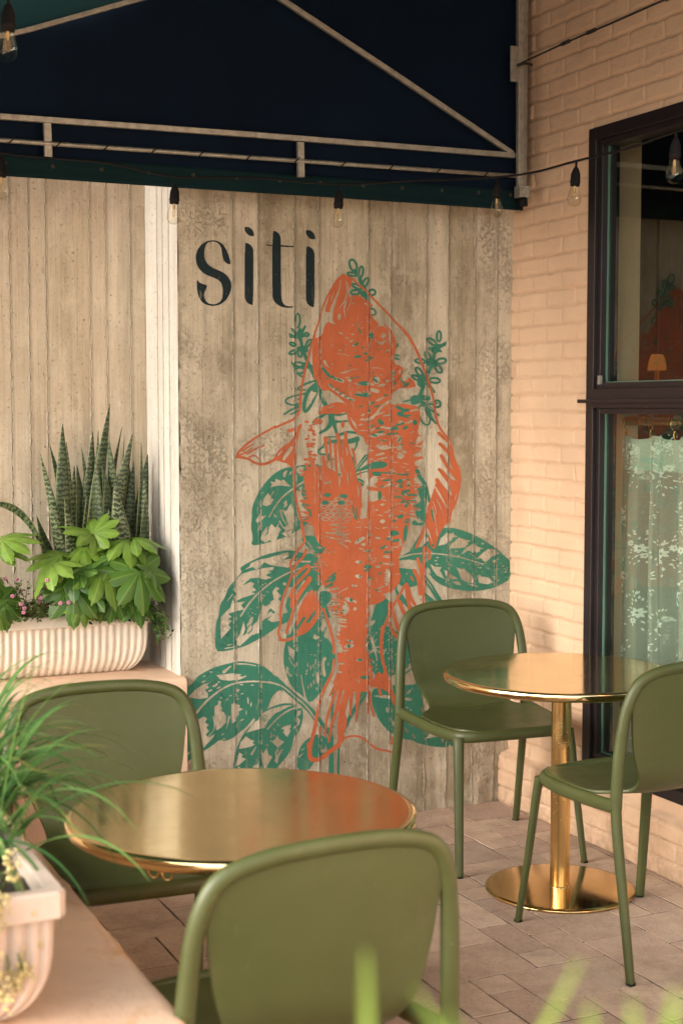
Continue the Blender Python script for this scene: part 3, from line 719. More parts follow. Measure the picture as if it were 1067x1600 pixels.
# lower middle leaf
poly(1, 'J', [(1035,470),(960,425),(860,418),(740,465),(690,500),(660,550),(560,640),(510,720),(480,800),(455,900),(450,990),(455,1060),(760,1060),(830,935),(900,862),(932,800),(955,700),(1000,660),(1030,560)])
poly(0, 'J', [(560,668),(600,610),(660,555),(690,505),(760,470),(870,440),(960,432),(900,455),(800,505),(740,570),(715,625),(650,640)], 0)
for a, b in (((680,555),(725,515)),((695,565),(735,530)),((708,575),(740,550))): stroke(1, 'J', [a, b], 9, 5, 0)
stroke(1, 'J', [(545,645),(620,560)], 6, 26, 0); stroke(0, 'J', [(550,640),(622,558)], 14, 20, 0)
stroke(0, 'J', [(1020,452),(950,460),(860,510),(790,575),(738,635)], 16, 12)
poly(0, 'J', [(845,632),(880,610),(930,598),(932,625),(918,630),(932,650),(900,702),(880,680),(862,665),(880,645)], 0)
poly(0, 'J', [(772,740),(800,720),(815,680),(835,720),(880,745),(815,815),(870,800),(830,870),(820,925),(788,905),(800,880),(798,830),(820,790)], 0); stroke(1, 'J', [(815,845),(900,740)], 10, 6, 0); stroke(1, 'J', [(830,790),(880,745)], 9, 5, 0)
poly(0, 'J', [(678,785),(700,840),(730,790),(745,850),(778,865),(740,930),(715,985),(690,900)], 0)
poly(0, 'J', [(498,802),(512,745),(555,695),(590,720),(630,735),(610,750),(632,765),(600,782),(540,795)], 0)
poly(0, 'J', [(458,965),(488,880),(500,830),(532,850),(520,870),(560,885),(505,930),(470,950)], 0); poly(0, 'J', [(608,1000),(615,940),(650,930),(665,900),(665,1040),(620,1050)], 0)
poly(0, 'J', [(975,520),(985,485),(1015,480),(1012,510),(985,535),(1008,560),(1000,600),(950,640),(955,615),(985,600)], 0); stroke(0, 'J', [(605,845),(640,785)], 20, 8, 0); stroke(0, 'J', [(770,690),(760,710),(770,660)], 12, 6)
for a, b in ((765,735),(795,640),(790,690),(765,700),(825,600),(735,770),(500,960),(520,970)): ell(0, 280+a*K, 1020+b*K, 2.2, 1.2, 60)
# upright leaf
poly(1, 'P', [(444,1044),(443,1020),(447,1000),(452,975),(462,955),(485,945),(505,935),(514,955),(519,985),(524,1015),(523,1045),(512,1068),(497,1086),(485,1099),(476,1090),(455,1074)])
stroke(0, 'Q', [(270,185),(285,290),(310,400),(370,500)], 10, 20); poly(0, 'Q', [(150,108),(168,125),(165,160),(150,185),(142,150)]); stroke(0, 'Q', [(170,40),(190,90),(225,120)], 12, 7)
poly(0, 'Q', [(440,90),(450,40),(475,30),(482,60),(462,70),(465,120),(478,190),(462,205),(440,160)], 1); poly(0, 'Q', [(390,170),(412,150),(425,230),(410,265),(392,240)]); poly(0, 'Q', [(160,-60),(215,-20),(210,60),(170,20)], 0)
for a, b, l, g in ((325,100,40,90),(350,125,42,90),(318,150,30,100),(372,110,34,90),(390,75,50,100),(370,185,30,80),(330,285,36,85),(352,268,44,85),(375,245,40,85),(400,300,30,90),(170,180,34,80),(185,190,24,80),(310,175,18,60),(345,10,40,10),(385,20,24,60),(495,95,30,90),(300,-40,30,0),(400,-60,26,90)): ell(0, 420+a*K, 1020+b*K, l*K/2, 7*K, g)
# stems
stroke(1, 'Q', [(60,215),(130,290),(240,385),(330,460),(400,550),(480,655),(525,740)], 42, 58); stroke(0, 'Q', [(0,240),(110,270),(215,365),(310,440),(380,540),(450,640),(505,720),(545,790)], 10, 20)
stroke(1, 'Q', [(505,640),(525,800),(520,1010)], 34, 44); stroke(1, 'Q', [(620,640),(580,760),(580,1010)], 20, 18); stroke(0, 'Q', [(550,640),(548,800),(552,1010)], 20, 18)
stroke(1, 'Q', [(800,330),(760,400),(680,520),(620,660)], 44, 24); stroke(0, 'Q', [(790,345),(760,390)], 12, 6, 0); stroke(1, 'Q', [(540,320),(525,480),(530,620)], 24, 16)
poly(1, 'Q', [(345,700),(275,760),(240,850),(235,985),(330,985),(380,905),(420,870),(500,825),(530,790),(470,700),(410,675)]); poly(0, 'Q', [(425,805),(462,800),(475,762),(492,830),(430,832)], 0); stroke(0, 'Q', [(255,865),(285,840)], 14, 6, 0); stroke(0, 'Q', [(275,810),(300,795)], 12, 6, 0)
# right hand leaf
poly(1, 'I', [(478,135),(560,128),(680,160),(800,215),(900,280),(1000,360),(1052,412),(1052,560),(960,612),(860,647),(740,662),(620,650),(500,622),(420,572),(365,505),(330,440),(250,392),(80,407),(160,358),(280,290),(400,290),(440,210)])
stroke(0, 'I', [(75,398),(220,352),(350,342),(500,352),(650,380),(825,435)], 12, 9)
poly(0, 'I', [(415,312),(450,240),(520,172),(562,182),(572,162),(582,190),(615,205),(560,218),(570,230),(535,250),(510,268),(450,282)], 0)
poly(0, 'I', [(530,322),(560,268),(622,212),(722,242),(690,255),(705,268),(680,280),(685,292),(640,300),(560,302)], 0); poly(0, 'I', [(635,358),(680,298),(752,258),(780,290),(828,305),(790,312),(800,325),(770,340),(745,325),(740,342),(705,320)], 0)
poly(0, 'I', [(768,392),(810,348),(860,310),(910,308),(965,345),(900,372),(850,415),(822,408),(812,385)], 0); poly(0, 'I', [(885,440),(905,405),(968,382),(925,415)], 0)
poly(0, 'I', [(352,460),(380,475),(388,515),(352,498)], 0); poly(0, 'I', [(383,432),(420,455),(480,460),(462,485),(505,560),(440,530),(402,480)], 0)
poly(0, 'I', [(498,482),(540,495),(545,510),(618,558),(560,560),(512,530)], 0); poly(0, 'I', [(598,460),(650,478),(660,465),(690,500),(725,520),(758,588),(700,590),(640,560),(620,500)], 0)
poly(0, 'I', [(773,532),(795,520),(810,538),(868,545),(915,588),(860,602),(790,590)], 0); poly(0, 'I', [(558,578),(625,580),(642,608),(600,605)], 0); stroke(0, 'I', [(700,600),(780,622)], 12, 6, 0); stroke(0, 'I', [(480,615),(520,628)], 10, 6, 0)
for a, b in ((430,405),(445,380),(440,435),(545,440),(650,425),(600,325),(620,365),(740,365),(820,265),(800,465),(780,440),(990,450),(910,540),(950,570),(720,350),(1010,500),(870,470)): ell(0, 600+a*K, 800+b*K, 2.4, 1.0, mr.uniform(-20, 20))
ticks(0, 'I', (640, 420, 1040, 560), 70, (6, 14), (4, 7), 20, 50, 1)
# branch beneath it, and leaves behind the tail
stroke(1, 'I', [(335,525),(400,610),(440,690),(485,765)], 12, 26); stroke(1, 'I', [(340,570),(400,660),(455,750)], 16, 22); poly(1, 'I', [(338,670),(400,720),(450,760),(330,800)], 0)
poly(1, 'I', [(95,465),(180,470),(245,478),(262,520),(275,560),(285,610),(215,628),(160,625),(110,595),(90,530)]); ell(0, 600+188*K, 800+515*K, 2.5, 1, 60)
stroke(1, 'I', [(90,590),(130,700),(180,770),(250,850)], 40, 60); poly(0, 'I', [(115,600),(150,650),(130,680),(105,640)], 0); poly(0, 'I', [(120,740),(170,770),(215,825),(180,835),(120,800)], 0)
poly(1, 'P', [(590,935),(605,930),(612,945),(606,965),(600,985),(606,1010),(625,990),(645,985),(640,1030),(622,1050),(606,1062),(590,1062),(578,1040),(572,1015),(574,985),(582,960)])
poly(1, 'N', [(100,10),(200,0),(262,-10),(350,60),(335,300),(250,420),(240,445),(130,400),(90,300),(70,180),(60,60)])
for _ in range(60):
    a, b = mr.uniform(70, 340), mr.uniform(0, 420); ell(0, 560+a*K, 980+b*K, mr.uniform(1.5, 4.2), mr.uniform(.5, 1.2), mr.choice((110, 120, 70, -30, -40)), 1)
stroke(0, 'N', [(105,80),(140,200),(155,280)], 26, 10); stroke(0, 'N', [(230,440),(330,380),(500,300)], 12, 8); stroke(0, 'N', [(205,230),(230,180)], 14, 5, 0)
poly(1, 'N', [(108,520),(180,500),(260,490),(300,480),(390,482),(485,480),(500,300),(530,660),(600,770),(700,900),(806,975),(780,990),(720,1002),(620,995),(500,970),(450,940),(380,935),(300,900),(220,840),(150,740),(112,640)])
poly(0, 'N', [(120,572),(200,565),(330,572),(330,582),(250,595),(180,588)], 0); poly(0, 'N', [(255,475),(290,430),(350,385),(400,370),(440,380),(488,470),(400,480)], 0)
stroke(1, 'N', [(330,380),(420,290),(500,230)], 30, 14); stroke(1, 'N', [(330,430),(450,340),(520,300)], 14, 10); stroke(1, 'N', [(480,60),(420,200),(395,330)], 16, 30)
for a, b, l, g in ((240,690,50,80),(270,770,40,100),(290,800,50,80),(300,820,30,60),(405,670,26,10),(435,690,24,40),(435,720,40,20),(450,810,70,10),(400,860,50,70),(460,910,50,60),(560,860,60,20),(610,905,30,90),(655,905,26,80),(700,935,50,90),(530,690,50,60),(420,540,50,-50),(450,515,20,80),(415,600,60,5),(745,955,24,80)): ell(0, 560+a*K, 980+b*K, l*K/2, l*K*.22, g, 1)
# green behind the left fin and around the tail neck
poly(1, 'H', [(118,940),(180,910),(250,860),(310,800),(350,750),(420,760),(450,860),(400,920),(340,935),(375,1010),(395,1080),(110,1080)]); poly(0, 'H', [(345,760),(380,830),(370,890),(335,905),(330,850)]); poly(0, 'H', [(255,945),(275,900),(295,930),(330,935),(290,958)])
poly(1, 'H', [(318,548),(400,556),(425,610),(380,660),(345,700),(310,650)]); stroke(1, 'H', [(345,690),(395,730),(390,830),(330,920)], 14, 10); stroke(1, 'H', [(270,400),(240,520),(190,580)], 22, 12); ell(0, 497, 1008, 2.5, 1.4, 80); ell(0, 505, 962, 2, 1.2, 60)
# right upper leaf behind the body
stroke(1, 'F', [(345,335),(400,370),(470,392),(495,400)], 26, 14); stroke(1, 'F', [(490,405),(505,450),(560,520),(575,600),(590,655)], 34, 26); stroke(1, 'F', [(330,350),(370,380),(400,395)], 14, 8)
poly(1, 'F', [(480,540),(560,520),(575,640),(555,720),(560,860),(450,858),(440,830),(500,800),(470,770),(480,690),(520,650),(500,600)]); poly(0, 'F', [(470,815),(480,790),(495,810),(505,780),(520,815),(545,830),(500,840)], 0); ell(0, 655, 797, 3, 1.4, -20)
poly(0, 'F', [(438,880),(530,872),(530,930),(470,1010),(400,1067),(380,1060),(400,980)], 1)
stroke(1, 'F', [(560,870),(500,980),(440,1067)], 26, 22); poly(1, 'F', [(500,1067),(540,1020),(640,940),(690,880),(720,870),(690,940),(650,1067)], 0)
# centre: little plant between gill and fins
stroke(1, 'E', [(330,60),(370,28),(420,40)], 26, 14); stroke(1, 'E', [(410,30),(415,110),(380,160),(320,195)], 46, 22); stroke(1, 'E', [(420,60),(445,150),(465,215)], 34, 20); stroke(1, 'E', [(320,60),(285,80),(262,105)], 22, 16)
stroke(1, 'E', [(430,40),(490,48),(545,30)], 18, 10); stroke(1, 'E', [(450,100),(500,100),(548,95)], 22, 16); stroke(1, 'E', [(470,215),(520,195),(560,185),(620,195)], 26, 20)
stroke(1, 'E', [(362,240),(400,225),(450,228)], 16, 10); stroke(1, 'E', [(355,290),(430,260),(560,270),(630,245)], 22, 44); stroke(1, 'E', [(630,240),(625,300),(600,350)], 20, 10)
stroke(1, 'E', [(345,310),(305,335),(310,375),(400,372)], 20, 16); stroke(1, 'E', [(390,385),(400,430),(430,410)], 22, 12); stroke(1, 'E', [(490,290),(505,340)], 24, 8, 0)
stroke(1, 'E', [(380,500),(450,530),(490,545)], 14, 10); stroke(1, 'E', [(430,570),(500,578)], 14, 8, 0); stroke(1, 'E', [(590,400),(605,470),(615,540)], 18, 12)
stroke(1, 'E', [(610,520),(680,420),(750,345)], 26, 46); stroke(0, 'E', [(612,508),(690,410),(745,350)], 8, 5)
poly(1, 'E', [(612,520),(720,450),(830,425),(885,448),(840,465),(860,488),(740,490),(660,512)], 0); poly(1, 'E', [(720,512),(895,520),(895,532),(810,530),(830,562),(760,550)], 0); stroke(1, 'E', [(612,548),(680,520),(720,515)], 14, 8)
poly(1, 'E', [(615,572),(660,575),(715,620),(720,655),(670,640),(630,600)]); stroke(0, 'E', [(640,590),(690,620)], 7, 4, 0)
# sprig on top of the head
for a in ((383,78,105,58,70),(448,132,95,42,97),(372,152,80,36,12),(484,222,90,42,118),(415,255,90,38,25),(398,302,80,44,-5),(540,303,66,50,-8)): loop('A', *a)
stroke(1, 'A', [(395,125),(430,165),(450,230),(495,300),(500,370)], 34, 30); poly(1, 'A', [(430,280),(500,300),(502,372),(440,325)], 1)
stroke(1, 'A', [(515,435),(555,440),(575,470),(560,495),(540,490)], 16, 12)
# left sprig
for a in ((186,112,118,46,92),(262,228,46,36,0),(278,300,78,36,125),(146,308,60,34,20),(150,376,74,36,-20),(206,386,66,40,80),(200,478,90,42,8),(205,528,84,52,-4)): loop('B', *a)
poly(1, 'B', [(205,165),(225,185),(250,145),(258,160),(235,215),(250,245),(215,262),(205,290),(190,262),(120,255),(112,215),(160,230),(128,178),(145,172),(180,210)], 0)
stroke(1, 'B', [(210,250),(225,340),(255,420),(300,520),(350,610)], 24, 34); poly(1, 'B', [(180,330),(230,320),(270,330),(280,380),(230,370),(180,360)], 1); stroke(1, 'B', [(240,480),(300,500)], 44, 40, 0)
poly(1, 'B', [(345,598),(400,598),(435,640),(470,700),(440,712),(390,690),(350,715),(300,700)]); stroke(0, 'B', [(390,670),(450,705)], 22, 8, 0); stroke(0, 'B', [(395,640),(430,655)], 8, 4, 0)
stroke(1, 'B', [(345,610),(260,635),(190,670),(185,690),(250,690)], 18, 14); stroke(0, 'B', [(320,635),(250,670)], 22, 12, 0); stroke(1, 'B', [(330,650),(280,690),(250,760),(235,840),(250,880),(300,820),(350,700)], 34, 22); stroke(0, 'B', [(330,720),(305,760),(290,800)], 26, 14, 2)
stroke(1, 'B', [(250,720),(150,740),(90,765),(85,795),(130,815),(200,820)], 16, 14); stroke(1, 'B', [(200,765),(150,785)], 12, 5, 0); stroke(1, 'B', [(195,830),(130,855),(75,893)], 22, 14); stroke(1, 'B', [(205,855),(170,875),(130,893)], 20, 12); stroke(1, 'B', [(215,800),(160,810)], 16, 8)
stroke(1, 'B', [(375,700),(395,770),(430,832)], 28, 40); stroke(0, 'B', [(385,720),(410,790)], 10, 8, 0)
stroke(1, 'B', [(140,460),(170,520),(190,560),(235,585)], 14, 14)
# right sprig
for a in ((670,82,90,42,92),(612,128,92,42,35),(690,288,84,46,-10),(665,352,86,48,55),(635,450,92,46,5),(578,248,86,42,60),(515,290,90,42,10),(505,380,90,44,55),(482,428,84,38,25),(655,645,66,56,60)): loop('C', *a)
poly(1, 'C', [(640,150),(690,145),(738,120),(725,160),(680,185),(700,215),(660,215),(635,240),(610,210),(578,190),(585,170),(620,172)], 0)
stroke(1, 'C', [(635,215),(612,320),(560,440),(510,580)], 26, 30); solid('C', 612, 305, 110, 70, 20); solid('C', 535, 450, 90, 120, 20); poly(1, 'C', [(430,590),(470,570),(590,570),(605,610),(560,630),(510,640),(450,660),(430,630)]); stroke(1, 'C', [(575,480),(610,520),(630,545)], 30, 22)
loop('C', 548, 740, 165, 75, 70, 16); stroke(1, 'C', [(540,640),(600,690),(668,742)], 44, 12); stroke(1, 'C', [(570,690),(600,760),(645,810)], 44, 14); stroke(1, 'C', [(600,640),(660,640)], 34, 10, 0); stroke(0, 'C', [(570,660),(620,700)], 10, 4, 0); stroke(0, 'C', [(545,620),(630,640)], 16, 8, 0)
# green stuff that shows at the gill and cheek
stroke(1, 'B', [(385,480),(440,570),(550,610)], 10, 26); stroke(1, 'B', [(440,625),(540,710),(650,780)], 26, 14)

# ---- orange fish
# head
poly(2, 'A', [(295,152),(240,195),(215,262),(190,300),(165,400),(155,455),(185,490),(210,470),(205,540),(168,548),(140,590),(130,650),(100,672),(60,690),(50,780),(50,900),(65,1000),(95,1100),(200,1160),(330,1220),(470,1330),(600,1330),(700,1250),(720,1100),(905,1100),(895,1050),(850,1005),(830,1040),(760,1050),(800,970),(800,925),(740,910),(715,870),(745,770),(738,700),(700,615),(660,580),(600,590),(590,555),(540,515),(520,440),(548,412),(520,385),(470,355),(410,318),(350,350),(342,290),(380,225),(360,180)])
poly(0, 'A', [(545,640),(560,600),(600,570),(640,575),(690,620),(695,680),(660,730),(610,742),(575,715),(550,680)]); ell(2, 480+612*K, 400+650*K, 60*K, 66*K, 0); ell(0, 480+632*K, 400+662*K, 24*K, 22*K); ell(2, 480+615*K, 400+655*K, 10*K, 8*K); stroke(2, 'A', [(650,565),(675,620),(672,690),(640,735)], 8, 12)
poly(0, 'A', [(228,262),(215,350),(180,400),(150,475),(110,520),(110,440),(150,360),(195,290)]) ; stroke(2, 'A', [(218,262),(190,350),(160,455)], 26, 20)
stroke(0, 'A', [(278,200),(272,270),(240,350),(205,440),(195,520)], 8, 34, 2); stroke(0, 'A', [(320,205),(335,290),(320,370),(250,455)], 8, 22, 2, taper=True); stroke(0, 'A', [(325,380),(305,440),(320,515)], 16, 8)
poly(0, 'A', [(150,480),(200,460),(212,540),(225,570),(165,545),(130,600),(125,665),(100,670),(100,540)]); ell(0, 530, 495, 2.4, 5.5, 0); stroke(0, 'A', [(205,545),(228,568)], 26, 8, 0)
stroke(0, 'A', [(330,460),(380,350),(340,300),(330,220)], 6, 16)
ell(1, 480+532*K, 400+660*K, 3.8, 4.8); stroke(1, 'A', [(545,670),(548,705)], 10, 4, 0); stroke(1, 'A', [(414,562),(425,600),(445,640)], 10, 14); stroke(0, 'A', [(420,565),(428,605)], 8, 5, 0)
for a, b, l, g, q in ((280,643,40,30,0),(380,652,34,0,0),(330,685,34,20,0),(370,708,40,-30,0),(405,738,60,-35,1),(385,748,34,10,0),(465,762,28,-30,1),(275,785,28,0,0),(320,785,16,0,0),(400,787,26,-10,0),(485,812,40,5,1),(420,838,64,-5,1),(530,848,50,10,1),(500,868,40,-20,1),(585,885,14,0,1),(608,775,24,20,1),(385,395,26,-10,0),(488,398,30,15,0),(545,968,26,0,1),(620,990,24,0,0),(670,790,30,-20,0),(665,800,20,-20,1),(750,745,40,-70,1),(745,828,48,5,1),(745,855,48,15,1)):
    ell(q, 480+a*K, 400+b*K, l*K/2, l*K*.15+.5, g)
for p, w_ in (([(145,880),(160,910),(190,935)], 26), ([(545,932),(590,932),(632,942)], 9), ([(285,975),(340,965),(370,945),(425,942)], 14)): stroke(0, 'A', p, w_, 5)
# gill stripes
stroke(0, 'B', [(382,480),(415,550),(480,590),(560,615)], 12, 30); stroke(1, 'B', [(395,510),(440,560)], 20, 26, 0); 
for a in ((430,560,470,585),(475,575,500,600),(520,600,555,615)): stroke(1, 'B', [(a[0], a[1]), (a[2], a[3])], 18, 14, 0)
stroke(0, 'B', [(450,645),(510,710),(600,755),(655,775)], 22, 20); 
for a in ((455,640,480,670),(500,690,530,680),(540,725,575,705),(580,745,610,745),(620,770,650,775)): stroke(1, 'B', [(a[0], a[1]), (a[2], a[3])], 14, 10, 0)
poly(0, 'B', [(375,700),(480,690),(560,770),(520,790),(440,800),(420,790)]) ; stroke(1, 'B', [(375,700),(395,770),(430,832)], 28, 40); stroke(0, 'B', [(388,720),(412,785)], 9, 7, 0)
poly(2, 'B', [(370,840),(430,820),(480,795),(560,790),(620,830),(700,920),(740,960),(700,990),(660,960),(610,890),(560,870),(545,895),(480,885),(400,890),(350,900)]); poly(0, 'B', [(440,835),(490,815),(485,830),(450,845)], 0)
stroke(2, 'B', [(610,890),(620,960),(680,1040),(720,1067)], 26, 22)
# main body
poly(2, 'P', [(575,690),(590,672),(640,655),(655,672),(648,695),(645,712),(650,735),(645,752),(648,770),(640,800),(640,820),(632,845),(625,862),(622,885),(628,905),(612,925),(600,938),(586,945),(573,945),(574,985),(574,1015),(583,1058),(580,1078),(570,1082),(556,1078),(541,1079),(525,1078),(522,1062),(530,1045),(526,1022),(531,1005),(532,980),(527,960),(520,945),(527,930),(530,915),(512,922),(500,905),(500,880),(505,868),(515,860),(497,850),(490,830),(486,800),(484,770),(478,745),(482,728),(520,730),(540,760),(560,792),(573,805),(573,765),(578,750),(573,720)])
poly(0, 'E', [(700,560),(716,540),(716,800),(705,905),(655,912),(640,800)], 0)
poly(0, 'E', [(725,585),(760,600),(790,650),(820,680),(830,740),(760,775),(718,745)], 1); stroke(2, 'E', [(722,655),(790,665),(830,672)], 34, 22); ell(1, 440+818*K, 640+715*K, 3, 7)
poly(0, 'C', [(40,900),(75,880),(75,1067),(20,1067)], 0)
poly(2, 'P', [(552,636),(580,634),(650,630),(658,650),(652,676),(640,692),(575,700),(566,680),(556,668)])
stroke(0, 'C', [(20,775),(80,780),(140,740),(190,670),(250,625),(290,620)], 16, 24)
# mouth area details
for pan, a, b, l, w_, g, q in (('B',660,590,110,10,-8,1),('B',740,635,90,40,0,1),('B',690,645,50,22,20,0),('B',620,610,40,20,20,0),('B',700,720,60,34,25,0),('B',715,735,120,22,8,1),('B',790,640,70,24,10,0),('B',840,600,40,60,-30,1),('B',880,650,60,20,-20,0),('B',830,690,90,24,15,0),('B',740,700,26,12,20,0),('B',800,800,70,14,-30,1),('B',875,765,80,18,-25,0),('B',920,738,34,14,10,1),('B',930,612,34,22,10,0),('B',880,955,60,30,50,1),('B',900,1000,60,18,0,0),('B',850,1010,60,12,0,1),('C',290,390,30,60,0,0),('C',345,380,22,40,0,0),('C',290,440,30,26,20,0),('C',375,470,90,16,45,1),('C',400,485,60,24,-30,1),('C',305,475,22,26,0,1),('C',240,455,36,22,0,0),('C',205,490,50,20,-20,0),('C',150,450,60,60,0,0),('C',140,450,60,20,40,1),('C',340,680,70,30,20,1),('C',390,700,70,30,-10,1),('C',350,730,60,40,10,1),('C',400,745,90,16,-5,1),('C',340,635,40,16,30,0),('C',405,620,80,16,-15,1),('C',410,635,50,12,-15,0),('C',180,610,60,14,-30,0),('C',110,645,60,12,-25,1),('C',230,572,30,14,10,1),('C',300,845,50,26,-20,1),('C',390,845,50,26,-30,1),('C',470,800,40,44,0,1),('C',440,790,30,20,0,0),('C',350,800,50,14,-20,0),('C',320,890,26,14,20,1),('C',340,945,44,60,20,0),('C',340,945,50,12,-50,1),('C',185,880,70,20,-8,1),('C',130,905,60,18,20,1),('C',120,860,50,16,-30,0),('C',345,1010,40,46,20,0),('C',410,1020,60,20,-25,0),('C',190,1010,60,18,-5,0),('C',180,800,50,30,50,1),('C',90,700,16,36,0,1),('C',60,560,60,16,5,1),('C',60,575,100,18,5,1),('C',130,540,90,20,20,0),('C',440,880,50,14,-10,0)):
    x0, y0, k = PAN[pan]; ell(q, x0+a*k, y0+b*k, l*k/2, w_*k/2, g)
stroke(0, 'C', [(20,775),(80,780),(140,740),(190,670),(250,625),(290,620)], 16, 24); stroke(0, 'C', [(150,735),(215,715)], 20, 8, 0); stroke(0, 'C', [(210,745),(265,738)], 14, 10, 0)
for _ in range(90):
    a, b = mr.uniform(486, 640), mr.uniform(690, 900); ell(0, a, b, mr.uniform(1.5, 5.5), mr.uniform(.5, 1.1), mr.uniform(-18, 18), 2)
for _ in range(26):
    a, b = mr.uniform(505, 600), mr.uniform(500, 625); ell(mr.choice((0, 0, 1)), a, b, mr.uniform(1.5, 5), mr.uniform(.5, 1.0), mr.uniform(-25, 25), 2)
for _ in range(34):
    a, b = mr.uniform(560, 650), mr.uniform(632, 700); ell(mr.choice((0, 0, 1)), a, b, mr.uniform(2.5, 8), mr.uniform(.7, 1.8), mr.uniform(-35, 15), 2)
# strip left of the body, speckled
poly(2, 'E', [(185,560),(230,550),(310,575),(330,700),(400,720),(490,760),(560,830),(600,920),(560,960),(300,960),(260,900),(235,780),(215,700),(190,620)])
spikes(2, 'E', [(200,500),(240,600),(200,700),(230,800),(205,860),(260,960)], 22, (30, 70), (16, 26), 190, 30)
for y in range(110, 520, 34):
    for x in (225, 260): ell(2, 440+(x+mr.uniform(-22, 22))*K, 640+(y+mr.uniform(-10, 10))*K, mr.uniform(10, 24)*K, mr.uniform(7, 12)*K, mr.uniform(-15, 25))
for _ in range(16): ell(2, 440+mr.uniform(205, 280)*K, 640+mr.uniform(390, 560)*K, mr.uniform(14, 34)*K, mr.uniform(9, 15)*K, mr.uniform(-30, 30))
poly(2, 'E', [(190,560),(250,545),(270,600),(240,625),(190,615)]); poly(2, 'B', [(310,940),(360,920),(400,940),(390,975),(340,975)]); stroke(2, 'B', [(115,1030),(160,1015)], 26, 26, 0)
# vertical flames in the middle
for p, w0, w1 in (([(365,235),(372,320),(385,440)], 30, 12), ([(402,250),(408,360),(420,480)], 18, 12), ([(445,290),(452,420),(462,560)], 28, 14), ([(468,205),(490,360),(520,520),(590,720)], 28, 60), ([(530,190),(545,330),(590,480),(610,640),(640,800)], 24, 66), ([(520,260),(540,420),(560,600)], 30, 60), ([(590,330),(610,400),(622,460)], 20, 10), ([(345,400),(365,500),(380,560)], 30, 40), ([(408,510),(415,580)], 24, 30), ([(645,620),(650,700),(645,800)], 34, 40), ([(655,515),(657,560)], 14, 10), ([(450,600),(480,680),(560,760),(620,820)], 60, 60)): stroke(2, 'E', p, w0, w1)
poly(2, 'E', [(330,560),(430,540),(520,560),(600,700),(655,790),(660,905),(600,915),(540,780),(440,700),(340,690)])
for p, w_ in (([(500,400),(505,460),(530,530)], 22), ([(540,320),(548,370),(545,400)], 18), ([(548,520),(552,600),(560,640)], 18), ([(575,520),(580,620)], 14), ([(485,560),(480,620),(485,668)], 24), ([(595,520),(592,640)], 6), ([(635,640),(640,700),(638,760)], 20)): stroke(0, 'E', p, w_, 4, taper=True)
ell(0, 440+385*K, 640+608*K, 5, 2.2, -20); stroke(1, 'E', [(590,800),(600,860),(620,910)], 10, 18); stroke(1, 'E', [(620,820),(635,900)], 10, 10, 0); ell(2, 440+510*K, 640+125*K, 2.6, 5.5)
# net of pale scales
for r_ in range(6):
    y = 745+r_*34+mr.uniform(-3, 3)
    for c_ in range(5):
        x = 365+c_*56+(r_ % 2)*28-(r_*4)+mr.uniform(-6, 6)
        if x < 600-(5-r_)*8 and not (r_ == 0 and c_ < 2): stroke(0, 'E', [(x-32, y), (x-12, y-17), (x+14, y-13), (x+30, y-2)], 12, 7); stroke(0, 'E', [(x-32, y), (x-10, y+13), (x+14, y+12), (x+30, y)], 8, 6)
for a, b in ((360,775),(495,775),(515,720),(380,712)): ell(1, 440+a*K, 640+b*K, 6, 3.2, 0)
for y, x0_, x1_ in ((960,400,560),(1000,420,520),(1030,400,560),(1050,470,580)):
    stroke(0, 'E', [(x0_, y), (x1_-60, y-8), (x1_, y-20)], 12, 4); stroke(0, 'E', [(x0_+30, y+4), (x1_-20, y+22)], 10, 4, 0)
stroke(0, 'H', [(372,65),(430,70),(550,78)], 14, 5); stroke(0, 'H', [(540,15),(430,70),(555,85)], 8, 5, 0); stroke(0, 'H', [(400,108),(480,120),(568,132),(478,150),(552,190)], 10, 8, 0); stroke(0, 'H', [(480,150),(550,188)], 18, 4, 0); ell(0, 510, 838, 2.4, 1, 0)
# ragged edges
spikes(2, 'H', [(400,210),(330,270),(310,340),(330,420),(340,500)], 22, (20, 70), (10, 22), 195, 25)
spikes(1, 'H', [(440,400),(430,470),(400,520)], 7, (40, 80), (10, 20), 160, 20); spikes(2, 'H', [(400,560),(440,560),(520,540)], 8, (20, 50), (10, 16), 190, 20)
poly(0, 'H', [(385,655),(440,600),(520,620),(560,680),(560,730),(470,790),(430,800),(400,740)]); spikes(2, 'H', [(540,600),(500,640),(480,700),(500,770)], 12, (40, 110), (14, 24), 185, 14); spikes(0, 'H', [(420,600),(470,570),(550,525)], 7, (10, 26), (8, 14), -20, 20); ticks(1, 'H', (395, 600, 520, 780), 12, (14, 30), (8, 14), 30, 50)
poly(0, 'H', [(430,790),(470,840),(470,930),(500,1010),(520,1067),(440,1067),(400,960),(345,935),(370,880),(390,760)]); spikes(2, 'H', [(500,770),(520,850),(500,900),(530,1010),(545,1060)], 14, (20, 70), (12, 26), 190, 22); spikes(0, 'H', [(440,780),(450,860)], 6, (50, 110), (14, 22), 12, 12)
spikes(2, 'H', [(900,250),(950,330),(925,400),(945,470),(890,540)], 16, (16, 50), (12, 22), 0, 30); spikes(2, 'H', [(720,660),(700,760),(700,880),(710,1000)], 14, (14, 40), (12, 20), 0, 30)
poly(0, 'H', [(700,830),(760,790),(790,800),(740,850),(690,860)]); ticks(0, 'H', (700, 900, 800, 1060), 14, (20, 50), (8, 16), -50, 20); ticks(1, 'H', (700, 860, 790, 1060), 14, (20, 50), (8, 14), -50, 20); poly(0, 'H', [(860,370),(895,365),(905,440),(880,520),(850,500)]); spikes(2, 'H', [(850,380),(845,500)], 6, (16, 40), (10, 16), 0, 20)
poly(0, 'H', [(840,580),(900,560),(905,650),(870,610)], 0)
